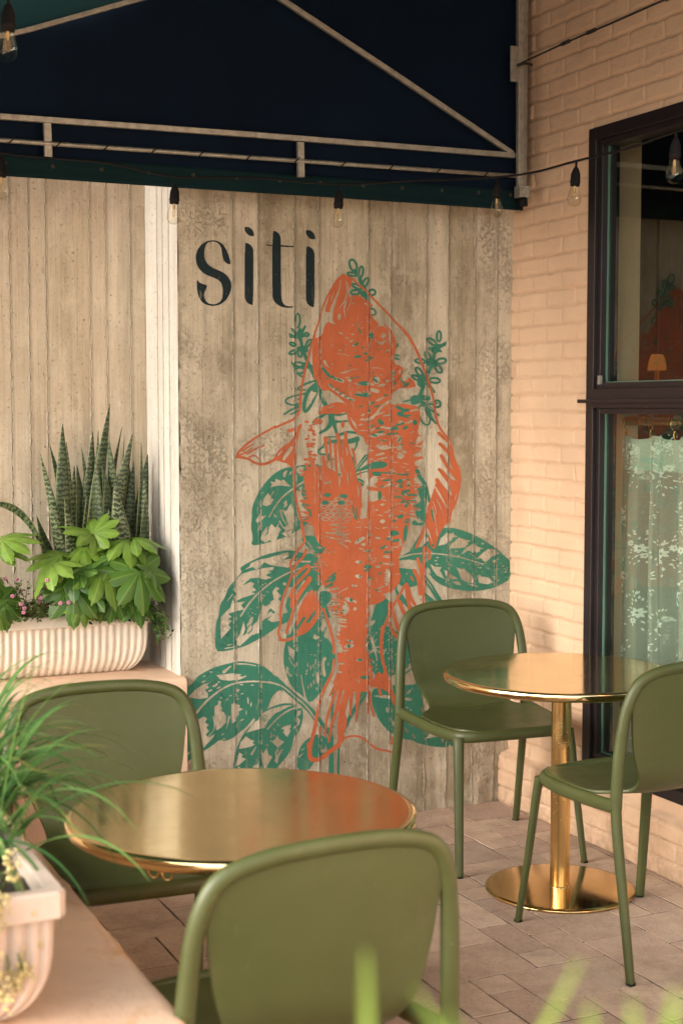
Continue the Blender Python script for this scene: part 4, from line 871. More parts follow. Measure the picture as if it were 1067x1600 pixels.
for a, b, l, w_, g, q in ((650,130,100,36,-35,0),(640,125,30,14,-60,1),(680,160,40,16,-10,0),(705,218,60,14,10,1),(690,218,24,10,10,0),(640,310,60,24,0,0),(655,312,20,18,0,1),(640,430,60,30,10,0),(652,430,14,24,0,1),(720,350,70,36,0,1),(710,380,50,16,0,1),(800,350,44,22,0,0),(605,508,56,18,0,0),(605,508,12,14,0,1),(735,445,44,20,15,1),(820,405,34,16,-20,1),(800,110,50,18,15,0),(735,85,30,26,20,0),(845,190,40,20,-30,1),(870,185,34,14,-20,0),(880,228,60,22,0,1),(870,270,60,12,5,0),(870,325,70,14,5,0),(825,320,30,14,0,1),(560,625,70,34,20,0),(580,625,24,34,0,1),(610,640,40,20,30,0),(612,700,34,30,-40,0),(500,790,90,22,5,0),(570,970,60,20,20,0),(570,968,14,24,0,1),(560,1012,90,34,-10,0),(560,1010,20,34,0,1),(510,1015,30,14,0,2),(830,520,60,14,-25,0),(800,550,60,12,15,0),(790,545,40,10,25,1),(530,1050,60,12,0,0)):
    ell(q, 440+a*K, 820+b*K, l*K/2, w_*K/2, g)
# right flank: rows of green and bare dashes
for a, b, l, w_, g, q in ((400,240,90,34,0,0),(440,190,60,14,-5,0),(350,280,60,50,-20,0),(200,215,60,18,0,0),(180,265,80,20,-15,0),(200,300,90,16,-10,0),(340,210,40,50,20,0),(160,355,160,60,-4,1),(120,375,120,26,-6,1),(220,420,220,12,3,1),(150,430,80,34,10,1),(380,435,130,14,0,1),(415,432,50,22,0,1),(235,482,80,16,-6,1),(350,485,60,26,-12,1),(375,478,30,12,-12,0),(420,500,50,20,-30,0),(200,535,60,12,-10,1),(240,525,60,20,-20,0),(350,530,30,20,0,1),(425,525,40,20,0,1),(320,535,30,14,0,0),(430,570,120,18,0,1),(380,590,50,44,0,1),(390,600,20,20,0,0),(450,605,90,24,0,1),(470,590,60,12,0,0),(440,660,90,28,0,1),(375,657,40,20,-20,1),(395,695,26,26,0,1),(385,680,30,12,-10,0),(300,710,26,12,10,1),(200,685,44,18,-6,0),(230,748,44,10,-6,0),(350,738,50,14,20,0),(440,750,60,34,0,0),(350,785,54,34,-20,1),(300,822,34,20,0,1),(200,825,46,34,0,0),(180,775,50,10,15,0),(150,730,30,16,0,0),(270,780,50,8,0,0),(220,878,44,12,-10,0),(310,875,40,10,0,0),(300,925,80,50,10,1),(330,945,60,14,-10,2),(250,970,40,26,0,1),(310,985,80,24,-10,1),(400,830,50,16,0,1),(390,920,34,140,5,1),(350,1000,24,60,0,0),(160,965,50,18,5,0),(30,970,60,30,-20,0),(40,1020,40,20,0,0),(205,1040,60,18,-30,1),(235,1035,20,10,-30,0),(95,935,30,26,20,0),(310,1040,60,10,0,0),(480,700,60,50,0,1),(260,735,30,8,0,0),(130,480,60,60,0,0),(115,500,40,60,0,0)):
    ell(q, 560+a*K, 660+b*K, l*K/2, w_*K/2, g)
spikes(2, 'F', [(400,80),(380,200),(460,280),(400,330)], 12, (60, 120), (20, 30), -12, 14); spikes(2, 'F', [(430,430),(450,560),(440,620),(430,700),(420,780)], 16, (30, 80), (14, 22), 0, 16); ticks(0, 'F', (270, 380, 480, 900), 26, (16, 44), (6, 12), -4, 14, 2); ticks(1, 'F', (280, 430, 480, 860), 16, (20, 60), (8, 14), 0, 10, 2)
stroke(2, 'F', [(505,185),(525,165)], 26, 20, 0); stroke(2, 'F', [(470,225),(510,215)], 24, 20, 0); stroke(2, 'F', [(450,320),(525,290)], 26, 18, 0); stroke(2, 'F', [(470,380),(497,370)], 22, 12, 0)
ticks(0, 'E', (720, 200, 880, 420), 10, (40, 90), (8, 20), -8, 12, 2); ticks(0, 'E', (720, 400, 900, 640), 8, (20, 60), (6, 10), 0, 12, 2)
# right pectoral fin
poly(2, 'F', [(640,520),(605,630),(575,700),(558,780),(553,870),(575,950),(600,1040),(640,1060),(660,970),(700,880),(745,835),(770,740),(795,700),(805,600),(840,570),(838,500),(852,460),(845,400),(800,320),(790,240),(765,160),(750,130),(735,150),(750,200),(765,290),(740,340),(800,440),(815,490),(760,470),(700,390),(670,385),(665,400),(740,500),(770,600),(700,520),(655,470)])
for p, w_ in (([(745,300),(770,380),(815,470),(820,520)], 26), ([(735,500),(770,600),(780,680)], 24), ([(640,540),(680,610),(720,680),(745,760)], 26), ([(620,660),(650,740),(640,800)], 10), ([(650,640),(690,720),(715,800)], 9), ([(615,700),(640,820),(660,930)], 10), ([(560,870),(590,930),(615,1010)], 26), ([(740,190),(765,250),(770,300)], 14), ([(735,760),(745,820)], 10)): stroke(0, 'F', p, w_, 4, taper=True)
stroke(1, 'F', [(610,735),(622,820)], 18, 12, 0); ell(1, 667, 837, 3, 3); ell(1, 676, 852, 2, 2); stroke(0, 'F', [(650,890),(655,945)], 12, 8, 0)
for p, w0, w1 in (([(670,90),(710,130),(750,165)], 28, 20), ([(678,180),(730,230),(785,290)], 28, 26), ([(690,280),(740,370),(800,440),(840,480)], 30, 36), ([(672,392),(740,480),(820,560)], 24, 34), ([(655,480),(700,560),(780,640)], 34, 30), ([(552,880),(520,960),(485,1040)], 28, 24), ([(745,130),(780,210),(790,300),(840,390),(848,470),(832,590),(797,700),(768,740),(755,835)], 16, 18)): stroke(2, 'F', p, w0, w1)
# left fin and outline of the left pectoral
stroke(2, 'A', [(300,158),(250,195),(210,262),(150,370),(115,470),(95,560),(62,640),(20,800),(-20,960)], 14, 14); stroke(2, 'B', [(300,330),(270,450),(240,560),(212,720),(207,870),(160,935),(60,975),(0,1005)], 18, 18)
stroke(2, 'D', [(375,140),(240,215),(130,290),(62,360),(55,400),(150,405),(190,440),(260,460),(330,440),(380,408),(440,430),(480,435),(510,470)], 16, 26)
poly(2, 'D', [(590,115),(600,130),(575,180),(560,280),(545,400),(545,480),(515,470),(480,430),(430,440),(380,420),(340,440),(370,390),(400,340),(450,300),(520,250),(550,150)]); stroke(2, 'D', [(490,180),(550,165)], 22, 18, 0)
poly(0, 'D', [(435,415),(450,370),(490,320),(520,300),(520,330),(470,400),(445,430)]); stroke(0, 'D', [(400,378),(432,340)], 16, 8, 0)
for p in ([(100,345),(150,310),(190,290)], [(140,370),(200,330),(280,300)], [(75,380),(130,360),(180,320)], [(160,395),(200,375),(240,412)], [(50,400),(100,390),(150,410)]): stroke(2, 'D', p, 14, 10)
stroke(2, 'D', [(533,460),(530,600),(545,760),(580,880),(602,980),(608,1067)], 22, 16); stroke(2, 'G', [(750,0),(770,80),(783,150),(730,195),(690,270),(650,330),(680,390),(650,480),(600,600),(575,700),(582,820),(555,890),(575,960),(640,965),(700,930),(800,890),(880,790),(905,720),(940,700)], 18, 18)
stroke(2, 'G', [(790,210),(770,270),(700,330),(690,370)], 20, 26); stroke(2, 'G', [(690,430),(760,370),(810,330),(825,370),(760,440),(700,500),(660,600)], 24, 26)
poly(2, 'G', [(700,520),(720,600),(700,690),(655,700),(660,620),(690,570)],1); stroke(2, 'G', [(820,450),(770,520),(720,600),(680,730),(625,900)], 44, 20)
poly(2, 'G', [(845,530),(885,600),(900,660),(925,680),(900,720),(880,790),(800,885),(710,930),(700,820),(720,730),(750,660),(800,580)]); stroke(0, 'G', [(800,565),(740,650),(700,760),(650,900)], 18, 30); stroke(0, 'G', [(775,470),(700,570)], 16, 8, 0)
stroke(2, 'G', [(575,960),(640,965),(700,930)], 22, 26)
for p in ([(715,870),(745,820),(775,775)], [(805,810),(835,770),(860,730)]): stroke(1, 'G', p, 24, 22)
stroke(2, 'G', [(940,710),(970,800),(1000,900),(1022,1000),(1020,1067)], 20, 22)
# outline on the right of the head
stroke(2, 'A', [(300,158),(380,190),(440,245),(500,300),(590,400),(690,500),(790,610),(870,710),(930,840),(980,960),(1020,1067)], 16, 16); stroke(2, 'C', [(350,0),(430,90),(500,230),(560,400),(620,570),(635,690),(655,800),(690,870),(748,935)], 16, 18)
stroke(2, 'A', [(62,650),(52,760),(52,900),(70,1020)], 16, 22); stroke(2, 'B', [(335,560),(380,640),(480,700),(560,760),(700,900)], 20, 22)
# tail
for p, w0, w1 in (([(540,60),(538,150),(470,280),(430,380),(405,500),(385,620),(352,750),(335,870),(380,900),(440,880),(510,820),(585,770),(610,700)], 20, 40), ([(335,760),(340,880),(370,890)], 34, 44), ([(570,290),(510,460),(480,560),(470,690)], 24, 14), ([(600,300),(570,460),(520,600),(500,740)], 30, 18), ([(660,300),(620,440),(600,560),(600,720)], 50, 54), ([(690,300),(682,420),(682,520)], 30, 16), ([(745,310),(738,440),(726,575)], 40, 10), ([(545,290),(510,355)], 22, 14), ([(835,290),(842,420),(875,525)], 26, 16), ([(822,420),(828,500)], 18, 18), ([(915,290),(932,350)], 24, 22), ([(430,630),(420,700)], 30, 14)): stroke(2, 'Q', p, w0, w1)
poly(2, 'Q', [(525,230),(600,180),(800,200),(860,250),(905,150),(940,180),(980,270),(990,330),(930,290),(860,285),(800,300),(740,330),(640,300),(560,310)]); stroke(2, 'Q', [(585,450),(640,560),(625,640)], 40, 30)
for p, w0, w1 in (([(200,0),(182,180),(225,380),(280,540),(305,640)], 26, 26), ([(215,400),(250,520),(300,640)], 44, 20)): stroke(2, 'N', p, w0, w1)
poly(2, 'N', [(270,915),(300,910),(300,985),(262,975)], 0)
stroke(2, 'Q', [(600,740),(640,705),(700,692),(760,698),(820,740),(880,790),(930,812),(990,815),(1050,840)], 16, 18)
for a, b, l, w_, g, q in ((755,60,60,26,-10,0),(760,58,40,14,-10,1),(800,205,80,26,0,1),(745,235,44,14,60,0),(590,160,50,18,10,0),(600,90,60,16,5,0),(840,60,60,14,0,2),(850,120,50,16,0,2)): ell(q, 420+a*K, 1020+b*K, l*K/2, w_*K/2, g)
# right of the tail: strokes of the second fin
for p, w0, w1 in (([(1020,510),(970,610),(915,690),(880,790),(840,880),(828,1067)], 20, 22), ([(980,640),(1010,720),(1060,800)], 34, 30), ([(920,700),(940,780),(985,900),(1010,940)], 24, 36), ([(1040,500),(1050,600),(1067,700)], 34, 30), ([(900,820),(920,890),(960,930),(1010,945)], 26, 36), ([(905,660),(900,760)], 40, 24)): stroke(2, 'H', p, w0, w1)
for p, w0, w1 in (([(280,390),(300,460),(325,600)], 26, 24), ([(330,300),(330,460),(325,600),(330,770)], 22, 24), ([(200,630),(220,720),(280,810)], 30, 22), ([(250,490),(290,560),(300,680)], 30, 34), ([(345,300),(385,340),(375,390)], 34, 20), ([(225,540),(240,570)], 18, 16)): stroke(2, 'I', p, w0, w1)

# ---- lettering
def lit(n, pts, sm=1): poly(n, 'T', pts, sm)
def bez(pts, n=14):
    """cubic chain through on-curve points with Catmull-Rom"""
    out = []; m = len(pts)
    for i in range(m):
        p = [np.array(pts[(i+k-1) % m], float) for k in range(4)]
        for j in range(n):
            t = j/n; out.append(tuple(.5*((2*p[1])+(p[2]-p[0])*t+(2*p[0]-5*p[1]+4*p[2]-p[3])*t*t+(3*p[1]-p[0]-3*p[2]+p[3])*t**3)))
    return out
s_out = [(342,357),(338,320),(322,270),(298,220),(262,184),(212,170),(160,178),(118,206),(90,245),(78,290),(80,335),(95,375),(122,410),(160,436),(205,452),(245,470),(270,492),(282,530),(284,570),(280,610),(262,640),(232,656),(200,656),(168,648),(148,620),(140,590),(146,560),(160,530),(165,512),(128,502),(104,490),(90,468),(86,510),(90,560),(104,610),(132,648),(172,666),(215,670),(262,660),(300,634),(328,595),(344,550),(348,515),(342,480),(322,445),(290,418),(250,398),(205,380),(170,355),(150,325),(142,290),(144,250),(152,215),(170,188),(205,179),(240,188),(264,212),(275,245),(280,290),(290,325),(312,348)]
lit(3, s_out, 1)
for n, (dx_, dy_, hh) in ((4, (0, 0, 0)), (6, (463, 25, -8))):
    lit(n, [(448+dx_,192+dy_),(470+dx_,193+dy_),(495+dx_,207+dy_),(510+dx_,230+dy_),(515+dx_,262+dy_),(515+dx_,663+dy_+hh),(492+dx_,660+dy_+hh),(466+dx_,645+dy_+hh),(452+dx_,620+dy_+hh),(448+dx_,590+dy_+hh)], 1)
    lit(n, bez([(449+dx_,74+dy_),(480+dx_,72+dy_),(508+dx_,95+dy_),(520+dx_,130+dy_),(512+dx_,140+dy_),(484+dx_,136+dy_),(456+dx_,110+dy_)], 6), 0)
lit(5, [(658,100),(682,102),(706,118),(720,145),(723,180),(724,600),(735,645),(765,672),(822,672),(820,681),(775,684),(735,680),(695,660),(668,630),(657,590)], 1); lit(5, [(612,204),(658,207),(724,209),(819,215),(819,225),(724,220),(658,214),(612,212)], 0)
for n in (3, 4, 5, 6): ticks(0, 'T', (80, 380, 980, 660), 12, (2, 7), (2, 5), 0, 60, n)

# ---- turn the runs of paint into flat quads on the wall
def wall_pt_arrays(px_, py_, Y):
    D = [F[k]+RT[k]*((px_-533.5)/FPX)+UP[k]*(-(py_-800)/FPX) for k in range(3)]
    t = Y/D[1]; return D[0]*t, CAMZ+D[2]*t
def paint_object(name, labs, mat, parent, off):
    m = np.isin(LAB, labs); rows, a, b = [], [], []
    for y in range(MH):
        d = np.diff(np.r_[0, m[y].astype(np.int8), 0]); s = np.flatnonzero(d == 1); e = np.flatnonzero(d == -1); rows += [y]*len(s); a += list(s); b += list(e)
    if not rows: return None
    rows, a, b = np.array(rows), np.array(a), np.array(b); Y = WY-off
    x0 = MX0+a/SS-.02; x1 = MX0+b/SS+.02; y0 = MY0+rows/SS; y1 = MY0+(rows+1)/SS
    co = []
    for xx, yy in ((x0, y1), (x1, y1), (x1, y0), (x0, y0)):
        X, Z = wall_pt_arrays(xx, yy, Y); co.append(np.stack([X, np.full_like(X, Y), Z], -1))
    V = np.stack(co, 1).reshape(-1, 3); n = len(rows)
    me = bpy.data.meshes.new(name); me.vertices.add(4*n); me.vertices.foreach_set('co', V.ravel()); me.loops.add(4*n); me.loops.foreach_set('vertex_index', np.arange(4*n, dtype=np.int32))
    me.polygons.add(n); me.polygons.foreach_set('loop_start', np.arange(0, 4*n, 4, dtype=np.int32)); me.polygons.foreach_set('loop_total', np.full(n, 4, np.int32)); me.update(calc_edges=True); me.validate()
    o = link(name, me, mat, parent, False); rel(o, parent); return o
p1 = paint_object('painted_leaves', [1], M['teal'], mw, .0015); p2 = paint_object('painted_fish', [2], M['orange'], mw, .0015)
for n in (3, 4, 5, 6): paint_object('painted_letter', [n], M['ink'], mw, .0015)
# ------------------------------------------------------------------ ledge (L-shaped stucco bench wall)
LX = .757
def ledge():
    bm = bmesh.new()
    def wob(a): return .004*(float(fbm(np.array([a*14.]), np.array([.3]), 3, 77)[0])-.45)
    ys = np.arange(.6, 5.14, .03); top = LEDGE
    prof_in = [(LX, 0), (LX, top-.03), (LX-.004, top-.010), (LX-.014, top-.002), (LX-.03, top), (.27, top)]
    rows = []
    for y in ys:
        w_ = wob(y)*2.4; rows.append([bm.verts.new((px_+(w_ if 0 < i < 5 else 0), y, pz_+(w_*.6 if 0 < i < 5 else 0))) for i, (px_, pz_) in enumerate(prof_in)])
    for a, b in zip(rows[:-1], rows[1:]):
        for i in range(len(prof_in)-1): bm.faces.new((a[i], a[i+1], b[i+1], b[i]))
    me = bpy.data.meshes.new('side_bench'); bm.normal_update(); bm.to_mesh(me); bm.free()
    return me
lg = empty('planter_ledge', (LX, 5.14, 0)); tag(lg, 'low peach stucco ledge carrying both ribbed planters', 'ledge')
o = link('side_bench', ledge(), M['stucco'], lg); rel(o, lg)
o = MB().box((.25, .6, 0), (.268, 5.14, LEDGE-.0005)).build('outer_face', M['stucco'], lg, False); rel(o, lg)
# back run with a rounded, slightly uneven edge
LFY = 5.145
prof = [(LFY, 0), (LFY, LEDGE-.035), (LFY+.004, LEDGE-.012), (LFY+.014, LEDGE-.003), (LFY+.03, LEDGE), (LY, LEDGE)]
mb = MB(); xs = np.arange(-1.2, PX+.012, .03); xs[-1] = PX+.012
vv = []
for x in xs:
    w_ = .010*(float(fbm(np.array([x*14.]), np.array([7.3]), 3, 5)[0])-.45)
    for i, (a, b) in enumerate(prof): vv.append((x, a+(w_ if 0 < i < 5 else 0), b+(w_*.5 if 0 < i < 5 else 0)))
m_ = len(prof); ff = [(k*m_+i, (k+1)*m_+i, (k+1)*m_+i+1, k*m_+i+1) for k in range(len(xs)-1) for i in range(m_-1)]
mb.add(vv, ff); mb.add([(PX+.012, LFY, 0), (PX+.012, WY+.02, 0), (PX+.012, WY+.02, LEDGE-.01), (PX+.012, LFY+.006, LEDGE-.012), (PX+.012, LFY, LEDGE-.035)], [(0, 1, 2, 3, 4)])
mb.add([(PX+.012, LFY+.006, LEDGE-.012), (PX+.012, WY+.02, LEDGE-.01), (PX-.01, WY+.02, LEDGE), (PX-.01, LFY+.03, LEDGE)], [(0, 1, 2, 3)])
o = mb.build('back_bench', M['stucco'], lg); rel(o, lg); autosmooth(o, 50)

# ------------------------------------------------------------------ chairs
def make_chair():
    root = empty('chair')
    pm = M['plastic']
    HW = .222
    # hoop above the seat rail
    def glide(x, y, r):
        MB().lathe([(1e-4, -.0035), (r, -.0035), (r, .0015), (1e-4, .0015)], (x, y, 0), 16).build('foot_glide', M['rubber'], root)
    left = [(.263, -.215, .475), (.2615, -.217, .55), (.258, -.222, .64), (.250, -.231, .735), (.237, -.241, .797), (.213, -.248, .840), (.175, -.253, .861), (.115, -.256, .873), (.055, -.2575, .877)]
    pts = [(-a, b, c) for a, b, c in left]+[(0, -.258, .878)]+[(a, b, c) for a, b, c in reversed(left)]
    rad = [.0185]*3+[.0175]*3+[.0165]*4; rad = rad+rad[-2::-1]
    MB().tube(pts, rad, 16, sec=.88, smoothit=6).build('back_frame', pm, root)
    for s in (-1, 1):
        MB().tube([(s*.272, -.300, 0), (s*.2718, -.298, .004), (s*.268, -.262, .2), (s*.2645, -.228, .38), (s*.263, -.215, .478), (s*.2628, -.215, .495)],
                  [.0125, .015, .0168, .018, .0186, .0186], 16, sec=.84, ref=(.8, -.6*s, 0), smoothit=4).build('leg', pm, root); glide(s*.272, -.300, .0145)
        MB().tube([(s*.247, .276, 0), (s*.2468, .275, .004), (s*.235, .245, .2), (s*.224, .217, .41), (s*.221, .208, .458), (s*.2205, .206, .472)],
                  [.012, .0145, .0165, .0185, .020, .021], 16, sec=.72, ref=(.82, -.57*s, 0), smoothit=4).build('leg', pm, root); glide(s*.247, .276, .0135)
    rail = [(.261, -.21, .482), (.255, -.10, .476), (.245, .05, .471), (.229, .14, .470), (.212, .195, .471), (.175, .222, .473), (.10, .236, .475)]
    pts = [(-a, b, c) for a, b, c in rail]+[(0, .240, .476)]+[(a, b, c) for a, b, c in reversed(rail)]
    MB().tube(pts, .021, 16, sec=.70, ref=(0, 0, 1), smoothit=5).build('seat_frame', pm, root)
    # shell profile: (y, z, half width)
    P = [(-.258, .876, .20), (-.257, .86, .218), (-.255, .82, .230), (-.251, .78, .229), (-.246, .73, .222), (-.238, .67, .214), (-.230, .62, .203), (-.220, .58, .190),
         (-.205, .545, .175), (-.184, .517, .166), (-.158, .501, .168), (-.130, .494, .188), (-.10, .490, .222), (-.06, .486, .240), (0, .483, .240), (.08, .482, .230), (.14, .484, .226), (.18, .486, .215), (.205, .4875, .200), (.225, .486, .178), (.238, .479, .150)]
    # resample
    Q = []
    for i in range(len(P)-1):
        p0, p1, p2, p3 = [Vector(P[max(0, min(len(P)-1, i+k))]) for k in (-1, 0, 1, 2)]
        for k in range(3):
            t = k/3; Q.append(.5*((2*p1)+(p2-p0)*t+(2*p0-5*p1+4*p2-p3)*t*t+(3*p1-p0-3*p2+p3)*t**3))
    Q.append(Vector(P[-1]))
    NU = 28
    hz = [(0, .876), (.055, .875), (.115, .871), (.175, .859), (.213, .838), (.237, .797), (.257, .71)]
    def hoopz(x):
        x = abs(x)
        for (a, b), (c, d) in zip(hz[:-1], hz[1:]):
            if x <= c: return b+(d-b)*(x-a)/(c-a)
        return .7
    CZ = [(.545, -.205), (.58, -.220), (.62, -.230), (.67, -.238), (.73, -.246), (.78, -.251), (.82, -.255), (.86, -.257), (.89, -.258)]
    HY = [(.475, -.215), (.55, -.217), (.64, -.222), (.735, -.231), (.797, -.241), (.840, -.248), (.861, -.253), (.873, -.256), (.89, -.258)]
    def lin(z, T_):
        for (a, b), (c, d) in zip(T_[:-1], T_[1:]):
            if z <= c: return b+(d-b)*(z-a)/(c-a)
        return T_[-1][1]
    grid = []
    for q in Q:
        row = []
        for i in range(NU+1):
            u = -1+2*i/NU; x = u*q.z; y = q.x; z = q.y
            backf = min(1, max(0, (z-.525)/.10)); seatf = 1-backf
            z += .006*seatf*(abs(u)**2.5)-.006*seatf*(1-u*u)
            if z > .68: z = min(z, hoopz(x)-.001)
            if z > .53:
                yc = lin(z, CZ); ye = lin(z, HY); k = u*u*min(1, (z-.53)/.08); y = (yc if z > .62 else y)*(1-k)+ye*k
            row.append((x, y, z))
        grid.append(row)
    def part(name, i0, i1, th):
        vs = [p for r in grid[i0:i1+1] for p in r]; w_ = NU+1
        fs = [(j*w_+i, j*w_+i+1, (j+1)*w_+i+1, (j+1)*w_+i) for j in range(i1-i0) for i in range(NU)]
        o = mesh(name, vs, fs, pm, root)
        sm = o.modifiers.new('thick', 'SOLIDIFY'); sm.thickness = th; sm.offset = 0
        b = o.modifiers.new('b', 'BEVEL'); b.width = th*.42; b.segments = 3; b.limit_method = 'ANGLE'; b.angle_limit = R(50)
        return o
    cut = 30
    part('backrest', 0, cut, .011); part('seat', cut, len(Q)-1, .011)
    return root
chair0 = make_chair()
def put_chair(src, loc, rz, label):
    c = src if src.get('label') is None else copy_tree(src)
    c.location = (*loc, 0.0045); c.rotation_euler = (0, 0, R(rz)); tag(c, label, 'chair', 'olive green chairs at the brass tables'); return c
put_chair(chair0, (2.735, 4.63), 180-4, 'olive green chair in the corner between the mural and the far brass table')
put_chair(chair0, (2.69, 3.655), 4, 'olive green chair beside the window, seen from behind at the right edge')
put_chair(chair0, (1.035, 3.54), 180-3, 'olive green chair at the near brass table, backed against the stucco ledge')
put_chair(chair0, (1.00, 2.49), 4, 'nearest olive green chair, its back to the viewer in front of the near table')

# ------------------------------------------------------------------ brass tables
def make_table():
    root = empty('brass_table')
    r = .396; zt = .745
    MB().lathe([(1e-4, zt-.029), (r-.012, zt-.029), (r-.004, zt-.027), (r, zt-.023), (r, zt-.006), (r-.003, zt-.0022), (r-.009, zt), (r-.02, zt-.0004), (1e-4, zt-.0004)], (0, 0, 0), 128).build('tabletop', M['brass'], root)
    c = MB().lathe([(.033, .013), (.033, zt-.029)], (0, 0, 0), 48).lathe([(.037, .0125), (.037, .017), (.033, .019)], (0, 0, 0), 48).build('column', M['brass_dark'], root)
    MB().lathe([(1e-4, .016), (.235, .014), (.247, .0125), (.251, .009), (.251, .005), (.247, .002), (1e-4, .002)], (0, 0, 0), 128).build('base', M['brass_base'], root)
    MB().lathe([(.10, zt-.041), (.10, zt-.030)], (0, 0, 0), 32).lathe([(1e-4, zt-.041), (.10, zt-.041)], (0, 0, 0), 32).build('mounting_plate', M['steel'], root)
    return root
tb = make_table(); tag(tb, 'round brass pedestal table in the corner between two chairs by the window', 'table', 'round brass tables')
pc = on_z(870, 1391, 0); tb.location = (2.715, 4.12, 0)
tc = copy_tree(tb); tag(tc, 'nearer round brass table reflecting the mural, with hooks under its rim', 'table', 'round brass tables')
pn = on_z(378, 1264.5, .745); tc.location = (pn.x, pn.y, 0); tc.scale = (.967, .967, 1)
for (a, b, s) in ((226, 1352, 1), (248, 1356, 1)):
    h0 = on_z(a, b, .705)
    h0 = h0-Vector((tc.location.x, tc.location.y, 0))
    d = RT
    pts = [h0, h0+Vector((0, 0, -.014)), h0+d*.005+Vector((0, 0, -.024)), h0+d*.014+Vector((0, 0, -.028)), h0+d*.022+Vector((0, 0, -.022)), h0+d*.025+Vector((0, 0, -.012))]
    MB().tube([tuple(h0+Vector((0, 0, .006)))]+[tuple(p) for p in pts], .0026, 10, smoothit=4).ball(tuple(pts[-1]), .0042).build('bag_hook', M['brass_dark'], tc)

# ------------------------------------------------------------------ planters
def make_planter(L=.92, W=.27, H=.225, mat='planter'):
    root = empty('ribbed_planter')
    def perim(hl, hw, r, n=720):
        # rounded rectangle points with arclength parameter and normals
        segs = []; out = []
        str_x = 2*(hl-r); str_y = 2*(hw-r); arc = math.pi*r/2; tot = 2*str_x+2*str_y+4*arc
        for k in range(n):
            s = tot*k/n
            for seg in range(4):
                ln = str_x if seg % 2 == 0 else str_y
                base = [(-hl+r, -hw), (hl, -hw+r), (hl-r, hw), (-hl, hw-r)][seg]; d = [(1, 0), (0, 1), (-1, 0), (0, -1)][seg]; nn = [(0, -1), (1, 0), (0, 1), (-1, 0)][seg]
                if s <= ln: out.append((base[0]+d[0]*s, base[1]+d[1]*s, nn[0], nn[1], tot*k/n)); break
                s -= ln
                if s <= arc:
                    a0 = [-90, 0, 90, 180][seg]; a = R(a0)+s/r; c = [(hl-r, -hw+r), (hl-r, hw-r), (-hl+r, hw-r), (-hl+r, -hw+r)][seg]
                    out.append((c[0]+r*math.cos(a), c[1]+r*math.sin(a), math.cos(a), math.sin(a), tot*k/n)); break
                s -= arc
        return out, tot
    per, tot = perim(L/2-.012, W/2-.012, .03)
    nr = round(tot/.0275); vs = []; fs = []; NZ = 18
    for j in range(NZ+1):
        z = .001+(H-.045)*j/NZ; q = 1-j/NZ
        ins = .070*(q**4.2)+.004*q; 
        for (x, y, nx_, ny_, s) in per:
            fl_ = abs(math.cos(math.pi*s/tot*nr))**.7; amp = .012
            d = -amp*(1-fl_)
            vs.append((x*(1-ins/(L/2)*(abs(x)/(L/2))**5)+nx_*d, y*(1-ins/(W/2))+ny_*d, z))
    n = len(per)
    for j in range(NZ):
        for k in range(n): fs.append((j*n+k, j*n+(k+1) % n, (j+1)*n+(k+1) % n, (j+1)*n+k))
    fs.append(tuple(range(n-1, -1, -1)))
    mesh('body', vs, fs, M[mat], root)
    def rr(hl, hw, r, z): return [(p[0], p[1], z) for p in perim(hl, hw, r, 120)[0]]
    rings = [rr(L/2-.02, W/2-.02, .02, H-.046), rr(L/2-.002, W/2-.002, .014, H-.045), rr(L/2, W/2, .014, H-.042), rr(L/2, W/2, .014, H-.004), rr(L/2-.004, W/2-.004, .012, H), rr(L/2-.026, W/2-.026, .010, H), rr(L/2-.029, W/2-.029, .010, H-.003), rr(L/2-.029, W/2-.029, .010, H-.06)]
    mb = MB(); n = 120
    mb.add([p for r_ in rings for p in r_], [(j*n+k, j*n+(k+1) % n, (j+1)*n+(k+1) % n, (j+1)*n+k) for j in range(len(rings)-1) for k in range(n)])
    o = mb.build('rim', M[mat], root); autosmooth(o, 30)
    s = MB(); hx, hy = L/2-.03, W/2-.03; a = 30; b = 9
    vs = [(-hx+2*hx*i/a, -hy+2*hy*j/b, H-.028+rng.uniform(-.006, .006)) for j in range(b+1) for i in range(a+1)]
    s.add(vs, [(j*(a+1)+i, j*(a+1)+i+1, (j+1)*(a+1)+i+1, (j+1)*(a+1)+i) for j in range(b) for i in range(a)]).build('soil', M['soil'], root)
    return root
pr = make_planter(.92, .26, .235); pe = on_y(242, 1000, 5.295)
pr.location = (pe.x-.46, 5.295+.13, LEDGE); tag(pr, 'white ribbed planter on the back ledge full of leafy plants', 'planter', 'ribbed cast stone planters')
PRX = pe.x
pq = make_planter(.92, .27, .228, 'planter_near'); pq.rotation_euler = (0, 0, R(90)); pq.location = (.566-.135, 2.262+.46, LEDGE)
tag(pq, 'blurred ribbed planter in the near left corner holding long grass', 'planter', 'ribbed cast stone planters')

# ------------------------------------------------------------------ plants
def leaf_mat(name, lite, dark, vein=None, rough=.45, trans=.25):
    t = NT(name); c = t.coord(); a = t.n('ShaderNodeAttribute', attribute_name='tone')
    b = t.mix(a.outputs['Fac'], dark, lite)
    b = t.mix(t.math('MULTIPLY', t.map(t.noise(c, 40, 4), .4, .7), .3), b, tuple(x*.6 for x in dark))
    if vein:
        v = t.n('ShaderNodeAttribute', attribute_name='vein'); b = t.mix(v.outputs['Fac'], b, vein)
    p = t.bsdf(b, rough, 0, None, spec=.4)
    tr = t.n('ShaderNodeBsdfTranslucent'); t.l(b, tr.inputs[0]); m = t.n('ShaderNodeMixShader'); m.inputs[0].default_value = trans
    t.l(p, m.inputs[1]); t.l(tr.outputs[0], m.inputs[2]); return t.done(m.outputs[0])
def attr(o, name, vals):
    at = o.data.attributes.new(name, 'FLOAT', 'POINT'); at.data.foreach_set('value', vals)
